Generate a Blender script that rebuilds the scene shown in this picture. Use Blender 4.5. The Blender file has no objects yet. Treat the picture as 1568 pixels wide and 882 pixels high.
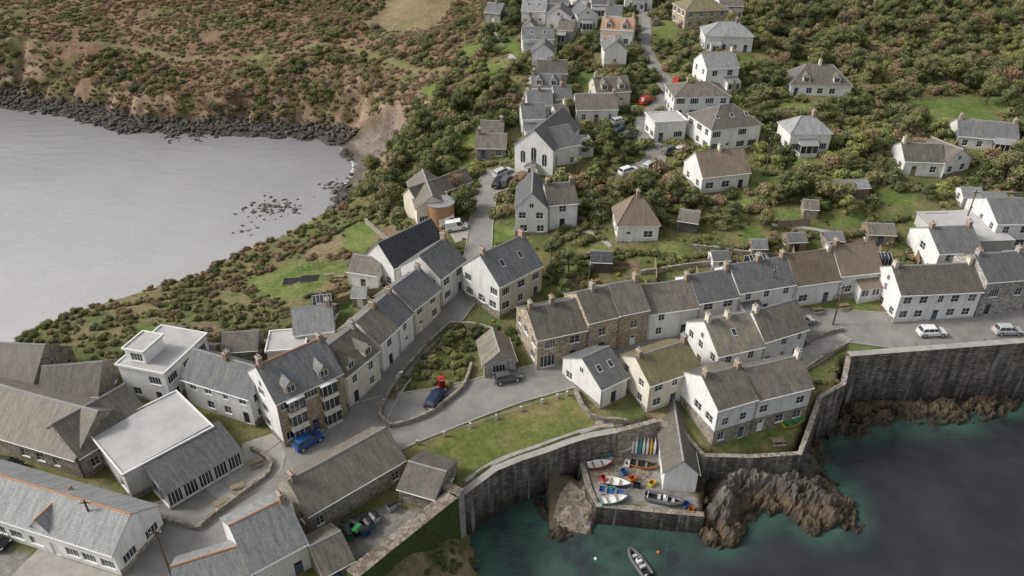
import bpy, math, random, numpy as np, bmesh
from mathutils import Vector, Matrix
random.seed(7); rng=np.random.default_rng(7)
F=1150.;TH=math.radians(32);HC=78.
cT,sT=math.cos(TH),math.sin(TH)
def ray(u,v):
    xc=(u-784)/F; yc=-(v-441)/F
    return (xc,cT+yc*sT,-sT+yc*cT)
def UZ(u,v,z):
    d=ray(u,v); t=(z-HC)/d[2]; return (d[0]*t,d[1]*t)
def proj(x,y,z):
    dz=z-HC; dep=y*cT-dz*sT; up=y*sT+dz*cT
    return 784+F*x/dep, 441-F*up/dep
def hsh(ix,iy,s):
    a=np.sin(ix*127.1+iy*311.7+s*74.7)*43758.5453
    return a-np.floor(a)
def vn(x,y,s=0):
    ix=np.floor(x);iy=np.floor(y);fx=x-ix;fy=y-iy
    fx=fx*fx*(3-2*fx);fy=fy*fy*(3-2*fy)
    return (hsh(ix,iy,s)*(1-fx)+hsh(ix+1,iy,s)*fx)*(1-fy)+(hsh(ix,iy+1,s)*(1-fx)+hsh(ix+1,iy+1,s)*fx)*fy
def fbm(x,y,s=0,o=4):
    r=0;a=.5;t=0
    for i in range(o):
        r=r+a*vn(x,y,s+i);t+=a;x=x*2.03;y=y*2.03;a*=.5
    return r/t
def inside(px,py,poly):
    c=np.zeros(np.shape(px),bool);n=len(poly)
    for i in range(n):
        x1,y1=poly[i][:2];x2,y2=poly[(i+1)%n][:2]
        if y1==y2: continue
        cond=((y1>py)!=(y2>py))&(px<(x2-x1)*(py-y1)/(y2-y1)+x1)
        c^=cond
    return c
def segd(px,py,a,b):
    ax,ay=a[:2];bx,by=b[:2];dx,dy=bx-ax,by-ay;l=dx*dx+dy*dy+1e-9
    t=np.clip(((px-ax)*dx+(py-ay)*dy)/l,0,1)
    return np.hypot(px-ax-t*dx,py-ay-t*dy)
def polyd(px,py,poly,closed=True):
    d=np.full(np.shape(px),1e9);n=len(poly)
    for i in range(n if closed else n-1):
        d=np.minimum(d,segd(px,py,poly[i],poly[(i+1)%n]))
    return d
# ---------------------------------------------------------------- terrain survey (photo point, height in m)
CP=[(100,760,7),(430,700,7),(300,790,7),(600,640,7.5),(800,600,8),(1000,545,8.6),(1250,505,9.5),(1500,505,10.3),(1568,500,10.6),
(250,860,6.5),(500,880,6.3),(60,860,6.5),(700,740,7.2),(930,655,7.5),(780,670,7.4),(1150,680,5.8),(1210,670,5.8),(1090,660,6.5),(1000,630,7.8),(1250,600,7.8),
(640,500,9),(700,430,11),(735,370,12.5),(750,290,15.5),(820,265,17),(450,440,9.5),(300,520,9),(200,530,9),(60,560,9),(20,640,8),
(300,450,8),(200,465,8.2),(100,485,8),(20,530,8),(380,425,7.5),(450,400,8),(540,380,9),(560,330,10),(600,300,11),(650,380,11.5),
(640,250,12),(700,200,17),(600,150,12),(700,150,18.6),(600,100,17),(700,100,21),(700,50,25),(700,0,27),(500,150,9),(500,100,14),(500,50,19.4),(500,0,23.5),
(300,150,8.5),(300,100,12),(300,50,18),(300,0,23.5),(100,130,6.5),(100,100,10.5),(100,50,17.5),(100,0,23.5),
(900,440,12),(900,480,10.5),(1000,400,14),(1000,440,12),(1100,380,15),(1200,400,14),(1300,400,14),(1200,300,18),(1300,300,18),(1400,300,18),(1500,300,18),(1500,400,13.5),
(1300,250,20),(1300,200,21.5),(1300,150,23.5),(1300,100,26),(1300,50,29),(1300,0,31),(1500,250,20),(1500,200,22),(1500,150,24),(1500,100,26),(1500,50,29),(1500,0,31),
(1100,250,18.7),(1000,300,16.5),(900,350,14.5),(880,260,18),(1000,210,20),(1000,150,23),(1000,100,25.6),(1000,50,28.5),(1000,0,31),
(850,200,19.5),(850,150,22),(850,100,24.5),(850,50,27.5),(850,0,30)]
W=[(*UZ(u,v,z),z) for u,v,z in CP]
W+=[(-400,350,45),(-200,400,62),(0,400,62),(200,400,62),(400,400,65),(400,200,32),(400,100,14),(0,800,120),(-600,800,120),(600,800,120),(1500,400,60),
    (-150,0,6),(-200,60,8),(-150,-300,6),(300,60,8),(-1500,800,90),(1500,1500,140),(-1500,1800,140),(-60,20,6)]
W=np.array(W)
def phi(r): return np.sqrt(r*r+36.)
D=phi(np.hypot(W[:,None,0]-W[None,:,0],W[:,None,1]-W[None,:,1]))
N=len(W);A=np.zeros((N+1,N+1));A[:N,:N]=D-np.eye(N)*1.5;A[:N,N]=1;A[N,:N]=1
sol=np.linalg.solve(A,np.append(W[:,2],0))
def axis(f0,f1,st,lo,hi):
    m=list(np.arange(f0,f1,st));a=[];x=f0;s=st
    while x>lo: s*=1.25;x-=s;a.append(x)
    b=[];x=m[-1];s=st
    while x<hi: s*=1.25;x+=s;b.append(x)
    return np.array(a[::-1]+m+b)
XS=axis(-205,225,.75,-3000,3000);YS=axis(44,325,.75,-1500,3500)
GX,GY=np.meshgrid(XS,YS)
HL=np.full(GX.shape,sol[N])
for i in range(N): HL+=sol[i]*phi(np.hypot(GX-W[i,0],GY-W[i,1]))
wild=np.clip((GY-165+GX*.3)/40,0,1)
HL+=(fbm(GX/14,GY/14,3)-.5)*3.0*wild+(fbm(GX/4,GY/4,9)-.5)*.5*wild
HL+=(fbm(GX/6,GY/6,5)-.5)*.35
BAY=[(-3000,700,.5),(-600,330,.5),(-330,262,.5)]+[(*UZ(u,v,z),s) for u,v,z,s in [(0,163,0,.3),(60,174,0,.3),(130,186,0,.3),(190,204,0,.3),(240,206,0,.3),(300,208,0,.3),(350,205,0,.3),(420,212,0,.3),(480,213,0,.3),(522,226,0,.2),(545,250,0,.2),(535,275,0,.3),(520,295,0,.35),(505,325,0,.4),(480,347,0,.4),(440,364,0,.4),(400,385,0,.4),(340,414,0,.45),(290,436,2,1.3),(200,450,5,1.6),(95,467,7,2),(40,500,7,2),(0,522,7,2)]]+[(-120,72,1.2),(-190,30,1.2),(-400,-100,1.2),(-3000,-300,1.2)]
HAR=[(-60,-1500,1),(-18,0,1),(-6,40,2)]+[(*UZ(u,v,z),s) for u,v,z,s in [(640,880,7,3),(706,760,7.2,9),(760,720,7.2,9),(840,691,7.3,9),(905,669,7.4,9),(945,662,7.5,9),(1010,645,7.4,9),(1045,665,7,9),(1078,700,5.8,4),(1150,702,5.6,4),(1225,697,5.6,4),(1242,650,6.5,9),(1256,610,8,9),(1292,590,8.8,9),(1300,549,9.3,9),(1400,541,9.7,9),(1568,528,10.5,9)]]+[(160,105,9),(300,110,1),(3000,250,1),(3000,-1500,1)]
def coast(poly,px,py):
    d=np.full(px.shape,1e9);sw=np.zeros(px.shape);sv=np.zeros(px.shape);n=len(poly)
    for i in range(n):
        q=segd(px,py,poly[i],poly[(i+1)%n]);d=np.minimum(d,q)
        w=1/(q*q+.3)**2;sw+=w;sv+=w*poly[i][2]
    ins=inside(px,py,poly)
    return np.where(ins,-d,d),sv/sw
db,sb_=coast(BAY,GX,GY);dh,sh_=coast(HAR,GX,GY)
DB0=db.copy()
nz=(fbm(GX/5,GY/5,11)-.5)
db=db+np.where(sb_<1.0,nz*6,nz*1.5)
def prof(d,s):
    p=s*d+np.where(s<1,np.clip(d-6.5,0,99)*.85,0)
    return np.where(d<0,np.maximum(-4,d*.4),p)
Hh=np.minimum(np.minimum(HL,prof(db,sb_)),np.where(dh<0,-3.,dh*sh_))
def wpoly(l): return [UZ(*p) for p in l]
YARD=wpoly([(888,700,4),(899,745,3.1),(914,775,2.8),(1078,790,2.8),(1090,700,3),(1045,640,5),(945,640,5)])
SLIP=wpoly([(838,715,2.6),(905,735,3),(912,826,0),(842,818,0)])
SLIPR=wpoly([(822,768,0),(850,735,2),(862,800,0),(872,838,0),(838,832,0)])
PROM=wpoly([(1060,700,2),(1062,800,0),(1085,832,0),(1120,832,0),(1150,800,0),(1190,787,0),(1250,812,0),(1305,808,0),(1300,775,0),(1272,732,0),(1250,690,0),(1240,640,3)])
STRIP=wpoly([(1235,700,0),(1262,670,0),(1290,668,0),(1380,650,0),(1470,650,0),(1568,620,0),(1700,605,0),(1700,520,9),(1290,540,9)])
WEST=wpoly([(738,900,0),(730,850,0),(716,812,0),(690,800,2),(560,860,4),(500,960,4)])
BEACH=wpoly([(516,226,-.4),(560,206,1.5),(616,210,2.2),(626,232,2.5),(604,264,2.3),(575,288,2),(548,298,1),(528,288,-.4),(538,258,-.4),(534,240,-.4)])
def inner(poly,X=None,Y=None):
    X=GX if X is None else X;Y=GY if Y is None else Y
    q=inside(X,Y,poly);return np.where(q,polyd(X,Y,poly),-1)
q=inner(BEACH);BM=q>0
dB=np.where(inside(GX,GY,BAY),-polyd(GX,GY,BAY),polyd(GX,GY,BAY))
Hh=np.where(BM,np.minimum(Hh,np.maximum(-.6,dB*.16))*np.clip(q/3,0,1)+Hh*(1-np.clip(q/3,0,1)),Hh)
q=inner(YARD);Hh=np.where(q>0,np.maximum(Hh,np.minimum(2.75+np.clip(GY-67,0,30)*.05,q*9)),Hh)
q=inner(SLIP);y0=UZ(870,822,0)[1];y1=UZ(870,730,3)[1]
Hh=np.where(q>0,np.maximum(Hh,np.clip((GY-y0)/(y1-y0),-.05,1.05)*2.8+(fbm(GX/1.2,GY/1.2,2)-.5)*.5),Hh)
rk=fbm(GX/3,GY/3,21)
q=inner(PROM);PM=q>0
Hh=np.where(q>0,np.maximum(Hh,np.minimum(q*.6,3.6)*(.55+.6*rk)-1.2),Hh)
q=inner(STRIP);SM=q>0
Hh=np.where(q>0,np.maximum(Hh,np.minimum(q*.35,1.2)-1.),Hh)
q=inner(WEST);Hh=np.where(q>0,np.maximum(Hh,np.minimum(q*1.2,4)+rk-.5),Hh)
rocky=(db>-3)&(db<7)&(sb_<1)&~BM
Hh=Hh+np.where(rocky,(rk-.5)*.9+(fbm(GX,GY,41)-.5)*.7,0)
cl=(db>6)&(db<22)&(sb_<1)&(GY>150);Hh=Hh+np.where(cl,(fbm(GX/2.5,GY/2.5,51)-.5)*2.0,0)
def hz(x,y):
    x=np.asarray(x,float);y=np.asarray(y,float)
    i=np.clip(np.searchsorted(XS,x)-1,0,len(XS)-2);j=np.clip(np.searchsorted(YS,y)-1,0,len(YS)-2)
    fx=(x-XS[i])/(XS[i+1]-XS[i]);fy=(y-YS[j])/(YS[j+1]-YS[j])
    return (Hh[j,i]*(1-fx)+Hh[j,i+1]*fx)*(1-fy)+(Hh[j+1,i]*(1-fx)+Hh[j+1,i+1]*fx)*fy
TS=np.arange(45,700,.5)
def P(u,v,h=0,zmin=None):
    d=ray(u,v);x=d[0]*TS;y=d[1]*TS;z=HC+d[2]*TS
    g=hz(x,y)
    if zmin is not None: g=np.maximum(g,zmin)
    g=g+h-z
    k=np.argmax(g>0)
    if g[k]<=0: k=len(TS)-1
    k=max(k,1);f=g[k-1]/(g[k-1]-g[k]+1e-9);f=min(max(f,0),1);t=TS[k-1]+f*.5
    return Vector((d[0]*t,d[1]*t,HC+d[2]*t-h))
NOVEG=(Hh<.8)|BM
def fill(mask,poly):
    xs=[p[0] for p in poly];ys=[p[1] for p in poly]
    i0,i1=np.searchsorted(XS,[min(xs),max(xs)]);j0,j1=np.searchsorted(YS,[min(ys),max(ys)])
    i0=max(i0-1,0);j0=max(j0-1,0)
    s=(slice(j0,j1+1),slice(i0,i1+1));mask[s]|=inside(GX[s],GY[s],poly)
# ---------------------------------------------------------------- materials
MATS={}
def nodes(name):
    m=bpy.data.materials.new(name);m.use_nodes=True;nt=m.node_tree
    return m,nt,nt.nodes['Principled BSDF']
def c4(c): return (c[0],c[1],c[2],1)
def objvec(nt):
    L=nt.links.new;tc=nt.nodes.new('ShaderNodeTexCoord');oi=nt.nodes.new('ShaderNodeObjectInfo');s=nt.nodes.new('ShaderNodeMath');s.operation='MULTIPLY';s.inputs[1].default_value=73.
    L(oi.outputs['Random'],s.inputs[0]);a=nt.nodes.new('ShaderNodeVectorMath');L(tc.outputs['Object'],a.inputs[0]);L(s.outputs[0],a.inputs[1]);return a.outputs[0],oi.outputs['Random'],tc
def mat(name,c1,c2,sc=1.5,rough=.85,bump=.1,c3=None,det=6,tex='noise',metal=0,spec=.3,bs=None,var=.0,drip=0):
    if name in MATS: return MATS[name]
    m,nt,b=nodes(name);L=nt.links.new
    vec,rnd,tc=objvec(nt);n=nt.nodes.new('ShaderNodeTexNoise');n.inputs['Scale'].default_value=sc;n.inputs['Detail'].default_value=det;n.inputs['Roughness'].default_value=.65
    L(vec,n.inputs['Vector'])
    r=nt.nodes.new('ShaderNodeValToRGB');e=r.color_ramp.elements;e[0].position=.35;e[0].color=c4(c1);e[1].position=.65;e[1].color=c4(c2)
    if c3: q=e.new(.72);q.color=c4(c3)
    L(n.outputs['Fac'],r.inputs[0]);out=r.outputs[0];hf=n.outputs['Fac']
    def scale(o,f):
        vm=nt.nodes.new('ShaderNodeVectorMath');vm.operation='SCALE';L(o,vm.inputs[0]);L(f,vm.inputs['Scale']);return vm.outputs[0]
    if tex in('stone','brick'):
        vo=nt.nodes.new('ShaderNodeTexVoronoi');vo.inputs['Scale'].default_value=bs or 2.6;vo.feature='DISTANCE_TO_EDGE'
        mp=nt.nodes.new('ShaderNodeMapping');mp.inputs['Scale'].default_value=(1,1,1.9);L(vec,mp.inputs[0]);L(mp.outputs[0],vo.inputs['Vector'])
        v2=nt.nodes.new('ShaderNodeTexVoronoi');v2.inputs['Scale'].default_value=bs or 2.6;L(mp.outputs[0],v2.inputs['Vector'])
        mr=nt.nodes.new('ShaderNodeMapRange');mr.inputs[1].default_value=0;mr.inputs[2].default_value=.09;mr.inputs[3].default_value=.55;mr.inputs[4].default_value=1;L(vo.outputs['Distance'],mr.inputs[0])
        sx=nt.nodes.new('ShaderNodeSeparateColor');L(v2.outputs['Color'],sx.inputs[0])
        m2=nt.nodes.new('ShaderNodeMapRange');m2.inputs[3].default_value=.65;m2.inputs[4].default_value=1.35;L(sx.outputs[0],m2.inputs[0])
        mu=nt.nodes.new('ShaderNodeMath');mu.operation='MULTIPLY';L(mr.outputs[0],mu.inputs[0]);L(m2.outputs[0],mu.inputs[1])
        out=scale(out,mu.outputs[0]);hf=mu.outputs[0]
    if var:
        mv=nt.nodes.new('ShaderNodeMapRange');mv.inputs[3].default_value=1-var;mv.inputs[4].default_value=1+var*.4;L(rnd,mv.inputs[0]);out=scale(out,mv.outputs[0])
    if drip:
        mp2=nt.nodes.new('ShaderNodeMapping');mp2.inputs['Scale'].default_value=(1.6,1.6,.18);L(vec,mp2.inputs[0]);n4=nt.nodes.new('ShaderNodeTexNoise');n4.inputs['Scale'].default_value=1.;n4.inputs['Detail'].default_value=6;L(mp2.outputs[0],n4.inputs['Vector'])
        md=nt.nodes.new('ShaderNodeMapRange');md.inputs[1].default_value=.5;md.inputs[2].default_value=.8;md.inputs[3].default_value=1;md.inputs[4].default_value=1-drip;L(n4.outputs['Fac'],md.inputs[0]);out=scale(out,md.outputs[0])
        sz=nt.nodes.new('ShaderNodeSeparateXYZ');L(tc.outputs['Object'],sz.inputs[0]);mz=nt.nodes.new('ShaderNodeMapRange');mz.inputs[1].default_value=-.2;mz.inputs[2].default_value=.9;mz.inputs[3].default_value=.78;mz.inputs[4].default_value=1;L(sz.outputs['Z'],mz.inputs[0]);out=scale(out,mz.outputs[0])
    L(out,b.inputs['Base Color']);b.inputs['Roughness'].default_value=rough;b.inputs['Metallic'].default_value=metal;b.inputs['Specular IOR Level'].default_value=spec
    if bump:
        bp=nt.nodes.new('ShaderNodeBump');bp.inputs['Strength'].default_value=min(1,bump*3);bp.inputs['Distance'].default_value=bump;L(hf,bp.inputs['Height']);L(bp.outputs[0],b.inputs['Normal'])
    MATS[name]=m;return m
def roofmat(name,ca,cb,lich,lf=.5,row=.28,w=.25,thatch=False):
    m,nt,b=nodes(name);L=nt.links.new
    uv=nt.nodes.new('ShaderNodeUVMap');uv.uv_map='UVMap';vec,rnd,tc=objvec(nt)
    br=nt.nodes.new('ShaderNodeTexBrick');br.inputs['Color1'].default_value=c4(ca);br.inputs['Color2'].default_value=c4(cb);br.inputs['Mortar'].default_value=c4([x*.62 for x in ca])
    br.inputs['Scale'].default_value=1;br.inputs['Brick Width'].default_value=w;br.inputs['Row Height'].default_value=row;br.inputs['Mortar Size'].default_value=.016;L(uv.outputs[0],br.inputs['Vector'])
    n=nt.nodes.new('ShaderNodeTexNoise');n.inputs['Scale'].default_value=.9;n.inputs['Detail'].default_value=9;n.inputs['Roughness'].default_value=.75;L(vec,n.inputs['Vector'])
    r=nt.nodes.new('ShaderNodeMapRange');r.inputs[1].default_value=.62-lf*.3;r.inputs[2].default_value=.75-lf*.2;r.inputs[3].default_value=0;r.inputs[4].default_value=.8;L(n.outputs['Fac'],r.inputs[0])
    mx=nt.nodes.new('ShaderNodeMixRGB');L(r.outputs[0],mx.inputs[0]);L(br.outputs[0],mx.inputs[1]);mx.inputs[2].default_value=c4(lich)
    av=nt.nodes.new('ShaderNodeVectorMath');L(uv.outputs[0],av.inputs[0]);s=nt.nodes.new('ShaderNodeMath');s.operation='MULTIPLY';s.inputs[1].default_value=91.;L(rnd,s.inputs[0]);L(s.outputs[0],av.inputs[1])
    mp=nt.nodes.new('ShaderNodeMapping');mp.inputs['Scale'].default_value=(2.2,.3,1) if not thatch else (6,.4,1);L(av.outputs[0],mp.inputs[0])
    n2=nt.nodes.new('ShaderNodeTexNoise');n2.inputs['Scale'].default_value=1.3;n2.inputs['Detail'].default_value=7;n2.inputs['Roughness'].default_value=.65;L(mp.outputs[0],n2.inputs['Vector'])
    m3=nt.nodes.new('ShaderNodeMapRange');m3.inputs[1].default_value=.3;m3.inputs[2].default_value=.7;m3.inputs[3].default_value=.7;m3.inputs[4].default_value=1.28;L(n2.outputs['Fac'],m3.inputs[0])
    m4=nt.nodes.new('ShaderNodeMapRange');m4.inputs[3].default_value=.8;m4.inputs[4].default_value=1.25;L(rnd,m4.inputs[0])
    mu=nt.nodes.new('ShaderNodeMath');mu.operation='MULTIPLY';L(m3.outputs[0],mu.inputs[0]);L(m4.outputs[0],mu.inputs[1])
    vm=nt.nodes.new('ShaderNodeVectorMath');vm.operation='SCALE';L(mx.outputs[0],vm.inputs[0]);L(mu.outputs[0],vm.inputs['Scale']);L(vm.outputs[0],b.inputs['Base Color'])
    b.inputs['Roughness'].default_value=.95 if thatch else .6;b.inputs['Specular IOR Level'].default_value=.15 if thatch else .35
    bp=nt.nodes.new('ShaderNodeBump');bp.inputs['Strength'].default_value=.5;bp.inputs['Distance'].default_value=.05;L(n2.outputs['Fac'] if thatch else br.outputs['Fac'],bp.inputs['Height']);bp.invert=not thatch;L(bp.outputs[0],b.inputs['Normal'])
    MATS[name]=m;return m
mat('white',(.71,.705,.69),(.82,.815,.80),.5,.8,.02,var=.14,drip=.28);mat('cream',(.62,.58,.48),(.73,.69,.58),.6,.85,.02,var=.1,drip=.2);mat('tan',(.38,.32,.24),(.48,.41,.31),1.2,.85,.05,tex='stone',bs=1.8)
mat('brick',(.33,.27,.2),(.43,.35,.26),1.2,.85,.05,tex='stone',bs=3);mat('stone',(.25,.225,.19),(.39,.35,.3),1,.9,.08,tex='stone',var=.15);mat('greystone',(.31,.3,.28),(.47,.45,.42),1,.9,.08,tex='stone')
mat('render_grey',(.45,.45,.43),(.55,.55,.52),.6,.8,.02,drip=.2);mat('timber',(.2,.16,.11),(.31,.25,.17),3,.85,.03);mat('cedar',(.33,.18,.09),(.42,.25,.13),3,.7,.03);mat('darkwood',(.06,.06,.06),(.11,.105,.1),3,.8,.03)
roofmat('slate',(.135,.14,.15),(.19,.195,.2),(.2,.185,.145),.4);roofmat('slate_lichen',(.14,.135,.125),(.19,.18,.165),(.235,.205,.14),.7);roofmat('slate_dark',(.05,.052,.06),(.08,.083,.09),(.12,.12,.12),.2)
roofmat('slate_brown',(.115,.108,.1),(.165,.152,.138),(.19,.165,.125),.65);roofmat('slate_light',(.25,.26,.265),(.33,.335,.335),(.28,.28,.25),.3);roofmat('moss',(.19,.165,.11),(.25,.22,.13),(.28,.25,.12),.8)
roofmat('thatch',(.2,.16,.125),(.25,.205,.16),(.16,.14,.11),.6,2,2,True);roofmat('clay',(.34,.22,.15),(.42,.28,.18),(.3,.24,.17),.4);roofmat('barn',(.175,.155,.13),(.22,.2,.168),(.135,.125,.11),.6)
mat('flatroof',(.40,.395,.39),(.50,.49,.49),.4,.6,.01);mat('lead',(.25,.25,.26),(.33,.33,.34),1,.6,.02);mat('terracotta',(.4,.21,.12),(.5,.29,.18),4,.8,.02)
mat('frame',(.75,.75,.74),(.82,.82,.81),2,.5,0);mat('darkframe',(.03,.03,.045),(.05,.05,.07),2,.5,0);mat('chimbrick',(.3,.23,.17),(.43,.33,.25),4,.9,.03,var=.35)
for nm,c in {'blue':(.02,.09,.3),'red':(.45,.02,.02),'silver':(.45,.46,.47),'carwhite':(.75,.75,.75),'black':(.02,.02,.022),'grey':(.1,.1,.11),'navy':(.015,.03,.08),'green':(.03,.25,.08),'yellow':(.6,.4,.02),'teal':(.02,.3,.35),'orange':(.6,.14,.02),'doorblue':(.08,.11,.17)}.items():
    mat(nm,c,[x*1.15 for x in c],3,.32 if nm!='doorblue' else .6,0,spec=.5)
mat('rubber',(.02,.02,.02),(.03,.03,.03),3,.85,0);mat('steel',(.35,.36,.37),(.45,.45,.46),3,.4,0,metal=.6)
mat('glass',(.015,.02,.025),(.07,.08,.09),.6,.08,0,spec=.8)
mat('asphalt',(.205,.198,.188),(.30,.29,.275),.3,.9,.01,det=12,c3=(.25,.24,.228));mat('concrete',(.3,.285,.265),(.42,.4,.37),.7,.9,.02,det=10);mat('kerb',(.33,.32,.3),(.45,.43,.4),2,.9,.01)
mat('cobble',(.17,.14,.11),(.31,.27,.22),.8,.9,.12,tex='stone',bs=1.6)
mat('bark',(.08,.06,.045),(.14,.11,.08),5,.95,.05);mat('rail',(.5,.49,.47),(.66,.64,.6),3,.6,0);mat('soil',(.09,.065,.045),(.16,.12,.08),3,.95,.05)
# ---------------------------------------------------------------- mesh builder
class MB:
    def __init__(s): s.v=[];s.f=[];s.m=[];s.uv=[];s.mats=[]
    def mi(s,m):
        if m not in s.mats: s.mats.append(m)
        return s.mats.index(m)
    def face(s,vs,m,uv=None):
        k=len(s.v);s.v+= [tuple(p) for p in vs];s.f.append(tuple(range(k,k+len(vs))));s.m.append(s.mi(m));s.uv.append(uv or [(p[0]+p[1],p[2]) for p in vs])
    def box(s,x0,x1,y0,y1,z0,z1,m,M=None):
        c=[(x0,y0,z0),(x1,y0,z0),(x1,y1,z0),(x0,y1,z0),(x0,y0,z1),(x1,y0,z1),(x1,y1,z1),(x0,y1,z1)]
        if M is not None: c=[tuple(M@Vector(p)) for p in c]
        for f in [(0,3,2,1),(4,5,6,7),(0,1,5,4),(1,2,6,5),(2,3,7,6),(3,0,4,7)]: s.face([c[i] for i in f],m)
    def cyl(s,p0,p1,r0,r1,m,n=8,cap=True):
        p0=Vector(p0);p1=Vector(p1);d=(p1-p0).normalized();a=d.orthogonal().normalized();b=d.cross(a)
        A=[p0+(a*math.cos(t)+b*math.sin(t))*r0 for t in [2*math.pi*i/n for i in range(n)]]
        B=[p1+(a*math.cos(t)+b*math.sin(t))*r1 for t in [2*math.pi*i/n for i in range(n)]]
        for i in range(n): s.face([A[i],A[(i+1)%n],B[(i+1)%n],B[i]],m)
        if cap: s.face(A[::-1],m);s.face(B,m)
    def loft(s,rings,m,closed=True,caps=True,fm=None):
        n=len(rings[0])
        for j in range(len(rings)-1):
            for i in range(n if closed else n-1):
                k=(i+1)%n;s.face([rings[j][i],rings[j][k],rings[j+1][k],rings[j+1][i]],fm(j,i) if fm else m)
        if caps: s.face(rings[0][::-1],m);s.face(rings[-1],m)
    def mesh(s,name,smooth=False):
        me=bpy.data.meshes.new(name);me.from_pydata(s.v,[],s.f)
        for m in s.mats: me.materials.append(MATS[m])
        me.polygons.foreach_set('material_index',s.m)
        l=me.uv_layers.new(name='UVMap');l.data.foreach_set('uv',[c for f in s.uv for p in f for c in p])
        if smooth: me.polygons.foreach_set('use_smooth',[True]*len(s.f))
        me.update();return me
    def obj(s,name,parent=None,loc=None,rot=0,smooth=False):
        o=bpy.data.objects.new(name,s.mesh(name,smooth));bpy.context.scene.collection.objects.link(o)
        if parent: o.parent=parent
        if loc is not None: o.location=loc
        o.rotation_euler[2]=rot;return o
def empty(name,loc=(0,0,0),rot=0):
    o=bpy.data.objects.new(name,None);bpy.context.scene.collection.objects.link(o);o.location=loc;o.rotation_euler[2]=rot;o.empty_display_size=.5;return o
def link(name,me,loc,rot=0,sc=1):
    o=bpy.data.objects.new(name,me);bpy.context.scene.collection.objects.link(o);o.location=loc;o.rotation_euler[2]=rot;o.scale=(sc,)*3;return o
# ---------------------------------------------------------------- houses
def openings(L,h,st,door=False,big=False,sparse=0,r=random,glaz=False):
    if glaz:
        n=max(1,int(L/1.9));sp=L/n;return [(sp*i+.12,sp*(i+1)-.12,.35,min(h-.25,2.9),'win') for i in range(n)]
    n=max(1,int((L-.6)/2.5));sp=L/n;o=[]
    di=r.randrange(n) if door else -1
    wv=r.choice([.5,.58,.66,.8])
    for k in range(st):
        for i in range(n):
            if r.random()<(sparse or .07): continue
            x=sp*(i+.5)+r.uniform(-.2,.2)
            if k==0 and i==di: o.append((x-.5,x+.5,.02,2.05,'door'));continue
            w=wv if not big else .95
            if r.random()<.15: w*=.7
            z=.8+2.55*k;hh=1.3
            if z+hh>h-.12: hh=h-.15-z
            if hh<.5: continue
            o.append((x-w,x+w,z,z+hh,'win'))
    return o
def side(wb,fb,gb,O,ex,L,z0,h,ops,wm,sb=0,sm='stone',frame='frame',dcol='doorblue'):
    ez=Vector((0,0,1));en=ex.cross(ez)
    def p(x,z,d=0): return O+ex*x+ez*z-en*d
    xs=sorted({0,L}|{round(q,3) for o in ops for q in o[:2]});zs=sorted({z0,h}|({sb} if sb else set())|{round(q,3) for o in ops for q in o[2:4]})
    for i in range(len(xs)-1):
        for j in range(len(zs)-1):
            cx=(xs[i]+xs[i+1])/2;cz=(zs[j]+zs[j+1])/2
            if any(o[0]<cx<o[1] and o[2]<cz<o[3] for o in ops): continue
            wb.face([p(xs[i],zs[j]),p(xs[i+1],zs[j]),p(xs[i+1],zs[j+1]),p(xs[i],zs[j+1])],sm if cz<sb else wm)
    for x0,x1,a,b,k in ops:
        d=.14
        wb.face([p(x0,a),p(x0,b),p(x0,b,d),p(x0,a,d)],wm);wb.face([p(x1,b),p(x1,a),p(x1,a,d),p(x1,b,d)],wm);wb.face([p(x0,b),p(x1,b),p(x1,b,d),p(x0,b,d)],wm);wb.face([p(x1,a),p(x0,a),p(x0,a,d),p(x1,a,d)],'frame')
        if k=='door': fb.face([p(x0,a,d),p(x1,a,d),p(x1,b,d),p(x0,b,d)],dcol);gb.face([p(x0+.2,b-.6,d-.02),p(x1-.2,b-.6,d-.02),p(x1-.2,b-.2,d-.02),p(x0+.2,b-.2,d-.02)],'glass');continue
        gb.face([p(x0,a,d),p(x1,a,d),p(x1,b,d),p(x0,b,d)],'glass')
        t=.07;q=d-.04;bars=[(x0,x0+t,a,b),(x1-t,x1,a,b),(x0+t,x1-t,b-t,b),(x0+t,x1-t,a,a+t)]
        mid=(x0+x1)/2;bars.append((mid-.03,mid+.03,a+t,b-t))
        if x1-x0>1.6: bars+= [(x0+(x1-x0)*.25-.03,x0+(x1-x0)*.25+.03,a+t,b-t),(x0+(x1-x0)*.75-.03,x0+(x1-x0)*.75+.03,a+t,b-t)]
        elif k=='win':
            zm=(a+b)/2;bars+=[(x0+t,mid-.03,zm-.025,zm+.025),(mid+.03,x1-t,zm-.025,zm+.025)]
        for u0,u1,w0,w1 in bars: fb.face([p(u0,w0,q),p(u1,w0,q),p(u1,w1,q),p(u0,w1,q)],frame)
        c=[p(x0-.06,a-.08,0),p(x1+.06,a-.08,0),p(x1+.06,a-.08,-.09),p(x0-.06,a-.08,-.09)];e=[v+ez*.07 for v in c]
        fb.face([c[3],c[2],e[2],e[3]],frame);fb.face([e[3],e[2],e[1],e[0]],frame);fb.face([c[0],c[3],e[3],e[0]],frame);fb.face([c[2],c[1],e[1],e[2]],frame)
FOOT=[]
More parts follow.
